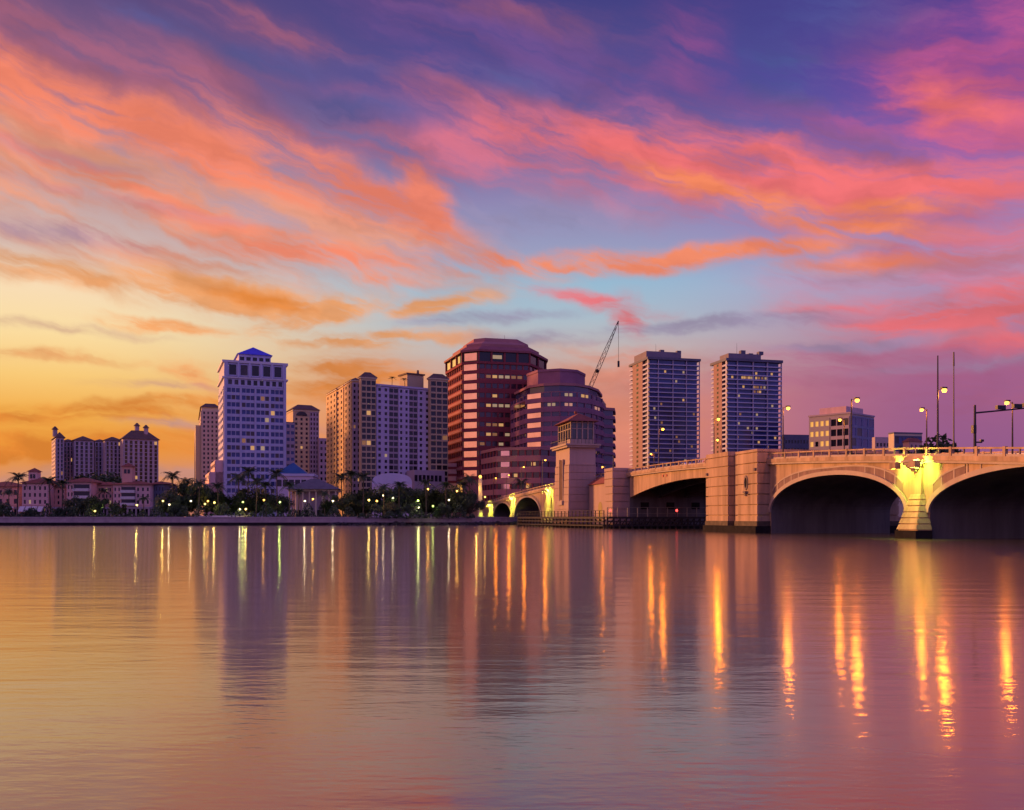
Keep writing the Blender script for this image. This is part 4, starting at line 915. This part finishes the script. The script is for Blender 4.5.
B.part(MB().hip(0, wf, 0, wl, zt_, zt_+1.8, 2, .5), 'roof', m_roofred); gp = MB(); o_, a_ = f_front(); B.face(o_, a_, .2, wf-.2, GZ+24, zt_-.5, 3, 3, m_coral, .4, .5, 0, 1, None, .25, gp); B.part(gp, 'facade', m_coral); B.finish()

# ------------------------------------------------------------------ left: twin-crested apartment hotel
d = 600; TH = 32
c, _, _ = corner(44, 46, 60, d, TH); c = (X(57, d), d)
B = Bld('apartment_hotel', c, R(TH), 'mauve apartment hotel with brown hipped roofs and little cupolas'); ang = R(TH); ca, sa = math.cos(ang), math.sin(ang)
def pav(xl, xc, xr, ye, yr, dd, cols, lit=.03, wallm=m_mauve, m2=None, lcols=0):
    (cx, cy_), f_, l_ = corner(xl, xc, xr, dd, TH); l_ = min(l_, 26); lo = loc_of(xc, dd); zt = Z(ye, dd)
    B.part(MB().box(lo[0], lo[0]+f_, lo[1], lo[1]+l_, GZ, zt), 'pavilion', wallm)
    gp = MB(); B.face((lo[0], lo[1]), 0, .3, f_-.3, GZ+18, zt-1, cols, 13, wallm, .55, .84, lit, 1, m_glass, .6, gp); B.part(gp, 'facade', m2 or wallm)
    if lcols: gp = MB(); B.face((lo[0], lo[1]+l_), -math.pi/2, .3, l_-.3, GZ+18, zt-1, lcols, 13, wallm, .4, .5, 0, .4, m_glass, .4, gp); B.part(gp, 'side_facade', wallm)
    B.part(MB().hip(lo[0], lo[0]+f_, lo[1], lo[1]+l_, zt, Z(yr, dd), None, 1.0), 'roof', m_brown); return lo, f_, l_
lilac = mat('lilac_stucco', (.50,.42,.50), .75, 0, .12, .1, STREAK)
def cupola(x, dd, y0, y1):
    p_ = loc_of(x, dd+8); z0, z1 = Z(y0, dd), Z(y1, dd)
    cu = B.part(MB().prism([(p_[0]+1.5*math.cos(i*math.pi/4), p_[1]+1.5*math.sin(i*math.pi/4)) for i in range(8)], z0-3, z1-.9), 'cupola', m_mauve)
    B.part(MB().prism([(p_[0]+2.3*math.cos(i*math.pi/4), p_[1]+2.3*math.sin(i*math.pi/4)) for i in range(8)], z1-.9, z1+1.2, [(p_[0]+.5*math.cos(i*math.pi/4), p_[1]+.5*math.sin(i*math.pi/4)) for i in range(8)]), 'cupola_roof', m_brown, parent=cu)
pav(46, 56, 64, 437.5, 431.5, 600, 2, .02, m_mauve, lilac, 3)
pav(62, 63, 74, 441, 438.5, 618, 3, .03, lilac, lilac)
pav(72, 74, 94, 440, 435, 606, 4, .05, m_mauve, lilac)
pav(93, 94.5, 106, 441, 438.5, 618, 3, .03, lilac, lilac)
pav(103, 105, 122, 440, 436, 606, 4, .05, m_mauve, lilac)
pav(120, 123, 158.5, 438.5, 429, 596, 7, .04, m_mauve, lilac)
cupola(55, 600, 431, 427); cupola(137, 600, 428, 423.5); cupola(146, 600, 430, 425.5); B.finish()

# ------------------------------------------------------------------ waterfront houses
def house(name, x0, x1, ye, yr, d, label, wall, th=8, cols=4, rows=3, balc=None, lit=.04, wing=None, extra=None):
    c_, wf, wl = corner(x0-1.5, x0, x1, d, th if x0 > 512 else 34 if False else th)
    wl = 16; B = Bld(name, c_, R(th), label, 'building', 'pink waterfront buildings'); zt = Z(ye, d)
    B.part(MB().box(0, wf, 0, wl, GZ, zt), 'wall', wall)
    gp = MB(); o_, a_ = f_front(); z0 = GZ+5
    if balc:
        b0, b1 = balc; 
        if b0 > .05: B.face(o_, a_, .2, wf*b0, z0, zt-.6, max(1, int(cols*b0+.5)), rows, wall, .42, .55, lit, 1, None, .3)
        if b1 < .95: B.face(o_, a_, wf*b1, wf-.2, z0, zt-.6, max(1, int(cols*(1-b1)+.5)), rows, wall, .42, .55, lit, 1, None, .3)
        h = (zt-.6-z0)/rows
        for j in range(rows):
            B.part(MB().box(wf*b0+.1, wf*b1-.1, -1.5, -.02, z0+j*h-.15, z0+j*h+.9), 'balcony', m_awn)
            B.part(MB().box(wf*b0+.1, wf*b1-.1, -.08, -.01, z0+j*h+.9, z0+j*h+h-.3), 'window_band', m_glass)
    else: B.face(o_, a_, .2, wf-.2, z0, zt-.6, cols, rows, wall, .42, .55, lit, 1, None, .3, gp)
    if not balc: B.part(gp, 'facade', wall)
    B.part(MB().hip(0, wf, 0, wl, zt, Z(yr, d), None, 1.1), 'roof', m_roofred)
    B.part(MB().box(.3, wf-.3, -.12, -.01, GZ+.2, GZ+3.6), 'shopfront', m_glass)
    ar = MB()
    for k in range(cols+2): ar.box(wf*k/(cols+1)-.3, wf*k/(cols+1)+.3, -2.6, -2.1, GZ, GZ+3.7)
    ar.box(-.3, wf+.3, -2.7, -.02, GZ+3.7, GZ+4.4); B.part(ar, 'arcade', m_mauve)
    if extra: extra(B, wf, wl, zt)
    B.finish(); return B
def belvedere(x, w_, ytop, d, wallm):
    def f(B, wf, wl, zt):
        u = wf*x; z = Z(ytop, d); bb = B.part(MB().box(u-w_/2, u+w_/2, 4, 4+w_, zt, z), 'belvedere', wallm)
        B.part(MB().hip(u-w_/2, u+w_/2, 4, 4+w_, z, z+1.5, None, .6), 'belvedere_roof', m_roofred, parent=bb)
        for k in range(2): B.part(MB().box(u-w_*.3+k*w_*.35, u-w_*.05+k*w_*.35, 3.9, 3.99, z-2.6, z-1), 'belvedere_window', m_glass, parent=bb)
    return f
def awnings(k0, k1):
    def f(B, wf, wl, zt):
        for k in range(k0, k1):
            u = wf*(.08+k*.23); B.part(MB().prism([(u, -5.2), (u+wf*.18, -5.2), (u+wf*.18, -2.8), (u, -2.8)], GZ+2.6, GZ+4.6, [(u, -3.2), (u+wf*.18, -3.2), (u+wf*.18, -2.8), (u, -2.8)]), 'awning', m_awn)
    return f
d = 330
house('waterfront_house', -26, 20, 486.5, 480.5, 350, 'coral waterfront house with low red roof at the left edge', m_coral, 4, 6, 2, None, .03, None, awnings(0, 4))
def comb(*fs):
    def f(*a):
        for q in fs: q(*a)
    return f
house('waterfront_house', 22, 48.5, 483, 477.5, 340, 'pink waterfront house with small red capped belvedere and white awnings', m_pink, 4, 5, 3, None, .02, None, comb(belvedere(.22, 3.2, 471, 340, m_pink), awnings(0, 4)))
house('waterfront_house', 51.5, 66, 487, 483, 346, 'narrow coral waterfront house between two palms', m_coral, 4, 3, 3)
house('waterfront_house', 66.5, 91, 482, 477, 338, 'pink waterfront house with stacked white balconies and low red roof', m_pink, 4, 5, 3, (.3, .95))
house('waterfront_house', 97, 113, 485, 481.5, 345, 'coral waterfront house with blank upper wall beside dark tree', m_coral, 4, 4, 3)
house('waterfront_house', 113, 151, 484.5, 480, 338, 'long pink waterfront house with central balconies and square belvedere', m_pink, 4, 8, 3, (.22, .6), .03, None, belvedere(.27, 3.6, 466, 338, m_coral))
house('waterfront_house', 151.5, 165, 484, 481, 342, 'glassy dark corner house at right end of the waterfront row', m_navy, 4, 4, 3)

# park pavilion, blue roofed hall, vaulted hall
d = 352; c_, wf, wl = corner(285, 288, 337, d, 6); wl = 18
o = thing('park_pavilion', (c_[0], c_[1], GZ), R(6), 'grey hip roofed park pavilion with columns behind the palms', 'pavilion')
ze = Z(489, d)-GZ; MB().hip(0, wf, 0, wl, ze, Z(478, d)-GZ, 9, 1.2).build('roof', m_greyroof, o); MB().box(1, wf-1, 3, wl-1, 0, ze).build('wall', m_mauve, o); MB().box(0, wf, 0, wl, ze-.8, ze).build('entablature', m_cream, o)
for k in range(8): MB().tube((.6+(wf-1.2)*k/7, .6, 0), (.6+(wf-1.2)*k/7, .6, ze-.8), .38, .33, 10).build('column', m_cream, o)
for k in range(4): MB().box(2.5+k*(wf-4)/4, 4.5+k*(wf-4)/4, 2.9, 2.99, .2, 3.4).build('door', m_glass, o)
d = 400; c_, wf, wl = corner(274, 276, 313, d, 6); wl = 16
B = Bld('hall', c_, R(6), 'low lavender hall with teal blue pyramid roof before the white tower', 'building')
B.part(MB().box(0, wf, 0, wl, GZ, Z(476, d)), 'wall', lav); B.part(MB().box(-.6, wf+.6, -.6, wl, Z(476, d), Z(473.5, d)), 'cornice', m_white); B.part(MB().hip(wf*-.02, wf*.84, 0, wl, Z(473.5, d), Z(461.5, d), None, .2), 'roof', m_tealroof, 'teal blue pyramid roof')
for k in range(6): B.win((0, 0), 0, wf*(k+.5)/6, Z(483, d), 2.2, 3, m_glass, 1)
B.finish()
d = 405; c_, wf, wl = corner(369, 372, 412, d, 6); B = Bld('vaulted_hall', c_, R(6), 'pale lavender hall with rounded vault roof behind the dark trees')
vz = Z(484, d); vr = Z(473, d)-vz; prof = [(wf/2-wf/2*math.cos(math.pi*i/20), vz+vr*math.sin(math.pi*i/20)**.6) for i in range(21)]
vm = MB(); vm.add([(a, 0, b) for a, b in prof]+[(a, 14, b) for a, b in prof], [tuple(range(21)), tuple(range(41, 20, -1))]+[(i, 21+i, 22+i, i+1) for i in range(20)])
B.part(vm, 'vault_roof', m_white); B.part(MB().box(0, wf, 0, 14, GZ, vz), 'wall', lav); B.part(MB().box(wf*.45, wf*.5, -.3, -.02, vz, vz+vr*.98), 'rib', m_white); B.finish()

# lit pillar at the bridge end and low white wall in the park
q = BR(276, 3.5, GZ); o = thing('stone_pillar', q, BA, 'slim pale stone pillar glowing amber at the shore end of the bridge', 'pillar')
hp = Z(476, q[1])-GZ; MB().box(-1.1, 1.1, -1.1, 1.1, 0, 1.2).build('plinth', m_trim, o); MB().prism([(-.8,-.8),(.8,-.8),(.8,.8),(-.8,.8)], 1.2, hp-1, [(-.65,-.65),(.65,-.65),(.65,.65),(-.65,.65)]).build('shaft', m_cream, o); MB().ball((0, 0, hp-.3), .7, 8, 6).build('lantern', e_sod, o)
bulb_light((q[0]-1.6, q[1]-2.2, GZ+hp*.7), (1, .55, .12), 700)
wl_ = MB(); pts_ = [(X(192+i*4, 300), 302-3*math.sin(i/14*math.pi)) for i in range(15)]
strip(wl_, pts_, [(a, b+.7) for a, b in pts_], GZ, GZ+1.05); tag(wl_.build('low_wall', m_awn), 'low curved white wall at the water edge below the white tower', 'wall')

# ------------------------------------------------------------------ park lamps
LM = {'y': (e_yel, (1,.74,.2)), 'w': (e_whi, (1,.85,.5)), 'o': (e_sod, (1,.52,.1)), 'g': (e_grn, (.75,1,.25))}
def park_lamp(x, y, d, k, label, e=320):
    px_ = X(x, d); h = Z(y, d)-GZ; o = thing('park_lamp', (px_, d, GZ), 0, label, 'lamp', 'lamps along the far shore')
    MB().tube((0,0,0), (0,0,.6), .16, .12, 8).build('lamp_base', m_dark, o); MB().tube((0,0,.6), (0,0,h-.3), .07, .05, 6).build('pole', m_dark, o)
    MB().ball((0,0,h), .36, 10, 8).build('globe', LM[k][0], o); MB().tube((0,0,h+.28), (0,0,h+.5), .22, .05, 8).build('cap', m_dark, o)
    l = bulb_light((px_, d-.75, h+GZ-.15), LM[k][1], e*.6, .2)
for a in [(95,511,301,'y','low yellow lamp below the stacked balconies',150),(102,505,306,'g','greenish lamp in the garden tree beside the balconies',200),(137,505,304,'y','yellow lamp before the long pink waterfront house',320),
    (163,501,308,'y','bright yellow lamp at right end of the waterfront houses',420),(169.5,504.5,303,'w','pale lamp close right of the waterfront houses',200),(191,501,312,'w','pale lamp left end of the row before slim cream tower',220),
    (205,504,306,'y','yellow lamp under the trees below the slim cream tower',260),(208,501,316,'o','orange lamp under the trees below the slim cream tower',260),(214.5,502.5,305,'y','bright yellow lamp at left foot of the white tower',420),
    (240,509,300,'w','low pale lamp over the curved white wall',200),(246,509,301,'y','low bright yellow lamp over right end of curved white wall',500),(243,502,309,'g','greenish lamp before the white tower',320),
    (264,500,312,'o','orange lamp among palms right of the white tower',260),(280,502,305,'g','greenish yellow lamp before left end of the pavilion',360),(305,501,307,'w','pale lamp in front of the pavilion columns',300),
    (313,499,314,'o','orange lamp in front of the pavilion ridge',320),(333,501,306,'w','pale lamp at right end of the pavilion',300),(369,500,305,'y','yellow lamp under the trees below the vaulted hall',420),
    (377,501,309,'o','orange lamp under the trees below the vaulted hall',320),(383.5,495.5,316,'w','higher pale lamp among trees below the vaulted hall',180),(393,498,318,'w','tiny pale lamp among the trees below the lavender slab',150),
    (418,500.5,307,'g','greenish lamp below right end of the apartment complex',420),(419,507.5,302,'w','low white lamp below the greenish one near the riprap',220),(428,489,316,'o','large orange lamp above trees below the apartment complex',420),
    (433,506,304,'g','low greenish lamp below the pink annex',180),(449,500,308,'w','pale lamp below the red tower base',260),(457,491,318,'o','orange lamp at the foot of the red tower',420),(485,497,335,'o','orange lamp by the stone pillar',300)]:
    park_lamp(*a)

# ------------------------------------------------------------------ trees
def broad_mesh(seed, n_leaf=3600, hh=10.0, rr_=5.8, trunk_h=2.0):
    rnd = random.Random(seed); tr = MB(); cr = MB()
    tr.tube((0,0,0), (.1,.05,trunk_h), .34, .24, 8)
    cl = []
    for i in range(20):
        a = rnd.uniform(0, 6.28); r = rr_*math.sqrt(rnd.random())*.78; z = trunk_h+.6+(hh-trunk_h-1.6)*rnd.random()**.8*(1-.35*r/rr_)
        c_ = Vector((r*math.cos(a), r*math.sin(a), z)); cl.append((c_, rnd.uniform(1.1, 2.1))); tr.tube((.1,.05,trunk_h-.2), c_, .13, .04, 5)
    for i in range(n_leaf):
        c_, r = rnd.choice(cl); dv = Vector((rnd.gauss(0,1), rnd.gauss(0,1), rnd.gauss(0,.75))).normalized()*r*(rnd.random()**.4)*1.15
        p_ = c_+dv; s_ = rnd.uniform(.2, .42); a = Vector((rnd.gauss(0,1), rnd.gauss(0,1), rnd.gauss(0,1))).normalized(); b = a.orthogonal().normalized()
        cr.add([p_-a*s_*1.3, p_+b*s_*.6, p_+a*s_*1.3, p_-b*s_*.6], [(0,1,2,3)])
    return tr, cr
def palm_mesh(seed, hh=12.0, nf=24, fl=4.0):
    rnd = random.Random(seed); tr = MB(); cr = MB(); pts_ = [Vector((.5*math.sin(i/7*1.4), .2*(i/7)**2, hh*i/7)) for i in range(8)]
    for i in range(7): tr.tube(pts_[i], pts_[i+1], .24-.012*i, .24-.012*(i+1), 7)
    top = pts_[-1]
    for k in range(nf):
        a = 6.283*k/nf+rnd.uniform(-.2,.2); up = rnd.uniform(-.1, 1.05); L_ = fl*rnd.uniform(.8, 1.1); prev = None
        for j in range(9):
            f_ = j/8; r = L_*f_*math.cos(up*.75); z = L_*(math.sin(up)*f_-.75*f_*f_*(1.0-.25*up)); p_ = top+Vector((math.cos(a)*r, math.sin(a)*r, z))
            if prev is not None:
                sd_ = Vector((-math.sin(a), math.cos(a), 0)); wd = .85*math.sin(math.pi*min(1, f_*.85+.12))
                for s_ in (-1, 1):
                    for q_ in (0, .5):
                        m0 = prev.lerp(p_, q_); m1 = prev.lerp(p_, q_+.42); tip = m1+sd_*s_*wd+Vector((math.cos(a)*.3, math.sin(a)*.3, -.38*wd)); cr.add([m0, m1, tip], [(0,1,2)])
            prev = p_
    for i in range(26):
        c_ = top+Vector((rnd.gauss(0,.25), rnd.gauss(0,.25), rnd.uniform(-.7,.1))); a = Vector((rnd.gauss(0,1), rnd.gauss(0,1), -1)).normalized(); b = a.orthogonal().normalized(); cr.add([c_, c_+a*.9+b*.12, c_+a*.9-b*.12], [(0,1,2)])
    return tr, cr
protos = {}
def tree(kind, x, ytop, d, label, w_=1.0):
    px_ = X(x, d); hgt = Z(ytop, d)-GZ
    k, v_ = kind
    if (k, v_) not in protos:
        tr, cr = palm_mesh(v_*7+3) if k == 'palm' else broad_mesh(v_*11+5)
        a, b = tr.mesh('trunk'), cr.mesh('crown'); a.materials.append(m_bark); b.materials.append(m_leaf if v_ % 2 else m_leaf2); protos[(k, v_)] = (a, b)
    me = protos[(k, v_)]; base_h = 13.6 if k == 'palm' else 10.4; s_ = hgt/base_h
    o = thing('palm_tree' if k == 'palm' else 'broadleaf_tree', (px_, d, GZ), random.uniform(0, 6.28), label, 'palm' if k == 'palm' else 'tree', 'palms along the far shore' if k == 'palm' else 'trees along the far shore')
    wv = s_*w_ if k != 'palm' else min(1.15, max(.8, s_))*w_; o.scale = (wv, wv, s_)
    for nm_, m_ in (('trunk', me[0]), ('crown', me[1])):
        c_ = bpy.data.objects.new(nm_, m_); C.objects.link(c_); c_.parent = o
    return o
p_ = lambda i: ('palm', i); b_ = lambda i: ('broad', i)
for a in [
 (p_(0),17,471.0,318,'tall palm left of the red capped belvedere'),(p_(1),10,487,312,'short palm before the coral house at left edge'),(p_(2),51,475.0,316,'tall palm between the belvedere house and narrow coral house'),
 (p_(3),62,478.0,318,'palm before the right half of the narrow coral house'),(p_(0),105,487,312,'slim palm right of the greenish garden lamp'),(b_(0),86,471,362,'round dark tree behind the balconied pink house'),
 (b_(1),108,472,364,'dark tree behind the coral house with blank wall'),(b_(2),76,496,308,'small dark tree before the stacked balconies'),(b_(3),96,493,306,'dark garden tree lit by the greenish lamp'),
 (b_(0),30,507,303,'low shrubby tree before the white awnings'),(b_(1),2,502,304,'dark shrubby tree at the left edge'),(b_(2),60,507,304,'low dark tree below the narrow coral house'),
 (p_(1),143,495,310,'short palm before right end of the long pink house'),(b_(3),118,500,308,'dark tree before middle of the long pink house'),
 (p_(2),174.5,469.5,318,'tallest palm standing alone right of the waterfront houses'),(b_(0),187,479,322,'tall dark tree below left edge of the slim cream tower',.85),(b_(1),170,490,316,'dark tree beneath the tallest lone palm'),
 (p_(3),188,476,326,'palm rising from the dark tree left of the slim cream tower'),(b_(2),207,485,322,'spreading tree in front of the slim cream tower'),(b_(3),228,491,318,'dark tree at the left foot of the white tower'),
 (p_(0),247,465.0,318,'tall palm against the front of the white tower'),(p_(1),240,471.0,322,'slightly lower palm left of the tall one before the white tower'),(b_(0),247,486,320,'dark tree under the pair of palms at the white tower'),
 (p_(2),278,467.0,316,'tall palm before the teal blue roof'),(p_(3),266,480,318,'short palm between white tower palms and the teal roof'),(b_(1),264,489,322,'dark tree between the white tower and the pavilion'),
 (b_(2),281,494,318,'dark tree at left end of the pavilion'),(p_(0),298,488,310,'short palm before the pavilion columns'),(p_(1),325,489,310,'short palm before right half of the pavilion'),
 (p_(2),343,471.0,318,'tall palm right of the pavilion before the golden wing'),(p_(3),351,468.0,322,'taller palm before the cream corner wing'),(p_(0),363,471.0,316,'palm before the balcony pavilion of the complex'),
 (b_(3),346,489,320,'dark tree under the palms right of the pavilion'),(b_(0),365,487,322,'dark tree left of the vaulted hall'),(b_(1),383,486,324,'rounded dark tree before left half of the vaulted hall',1.2),
 (b_(2),402,484,326,'broad dark tree before right half of the vaulted hall',1.2),(b_(3),420,483,326,'broad dark tree before the lavender podium',1.2),(b_(0),438,487,322,'dark tree below the pink annex'),
 (b_(1),456,486,324,'dark tree at the foot of the red tower'),(p_(1),470,472.0,330,'tall palm between the red tower base and the bridge end'),(p_(2),464,480,326,'lower palm at the foot of the red tower'),
 (b_(2),470,491,322,'dark tree beside the shore end of the bridge'),(p_(3),523,477,372,'palm behind the bridge railing before the low rose offices'),(b_(3),330,497,312,'dark tree at right end of the pavilion'),
 (b_(0),392,501,306,'low dark tree at the water edge below the vaulted hall'),(b_(1),442,502,306,'low dark tree at the water edge below the pink annex'),(b_(2),352,502,306,'low dark tree at the water edge right of the pavilion'),
 (b_(3),412,500,308,'low tree beside the greenish lamp near the riprap'),(b_(0),178,502,304,'low dark tree right of the last waterfront house'),(b_(1),222,503,306,'low dark tree behind the curved white wall'),
 (p_(1),198,478,312,'palm before the slim cream tower, among lamps'),(p_(2),219,481,310,'palm just left of the white tower corner'),(p_(0),256,476,312,'palm right of the pair before the white tower'),(p_(3),289,480,308,'palm before the left corner of the pavilion roof'),(p_(1),384,482,310,'palm sticking up before the vaulted hall, left one'),(p_(2),399,480,310,'palm sticking up before the vaulted hall, right one'),(p_(0),426,478,312,'palm before right end of the lavender podium'),(p_(3),446,480,312,'palm before the pink annex of the red tower'),
 (b_(2),936,437,300,'tree top behind the parapet beside the tall masts'),(b_(3),955,438,310,'tree top behind the parapet right of the tall masts'),(b_(0),944,441,290,'small tree top between the two tall masts'),
 ]: tree(*a[:5], **({'w_': a[5]} if len(a) > 5 else {}))
# two palms in the roof garden of the apartment complex
for x_, y_, lb in ((392, 376.5, 'small palm in the roof garden, left of the pair'), (405, 378, 'small palm in the roof garden, right of the pair')):
    o = tree(p_(0), x_, 440, 446, lb); o.location = (X(x_, 446), 446, Z(386, 446)); s_ = (Z(y_, 446)-Z(386, 446))/13.6; o.scale = (.62, .62, s_)
# low hedge mass along the promenade
hg = MB(); rnd = random.Random(3)
for i in range(9000):
    u = rnd.random(); x_ = 4+u*470; dd = 300+rnd.uniform(-1, 5); h = .3+3.4*abs(math.sin(x_*.23)+.6*math.sin(x_*.061+1))*rnd.random()
    pp = Vector((X(x_, dd), dd+ (8 if x_ > 430 else 0), GZ+h)); a = Vector((rnd.gauss(0,1), rnd.gauss(0,1), rnd.gauss(0,1))).normalized(); b = a.orthogonal().normalized(); s_ = rnd.uniform(.2, .45)
    hg.add([pp-a*s_, pp+b*s_*.6, pp+a*s_, pp-b*s_*.6], [(0,1,2,3)])
tag(hg.build('undergrowth', m_leaf2), 'low dark shrubs and hedges along the shore promenade', 'shrubs', kind='stuff')
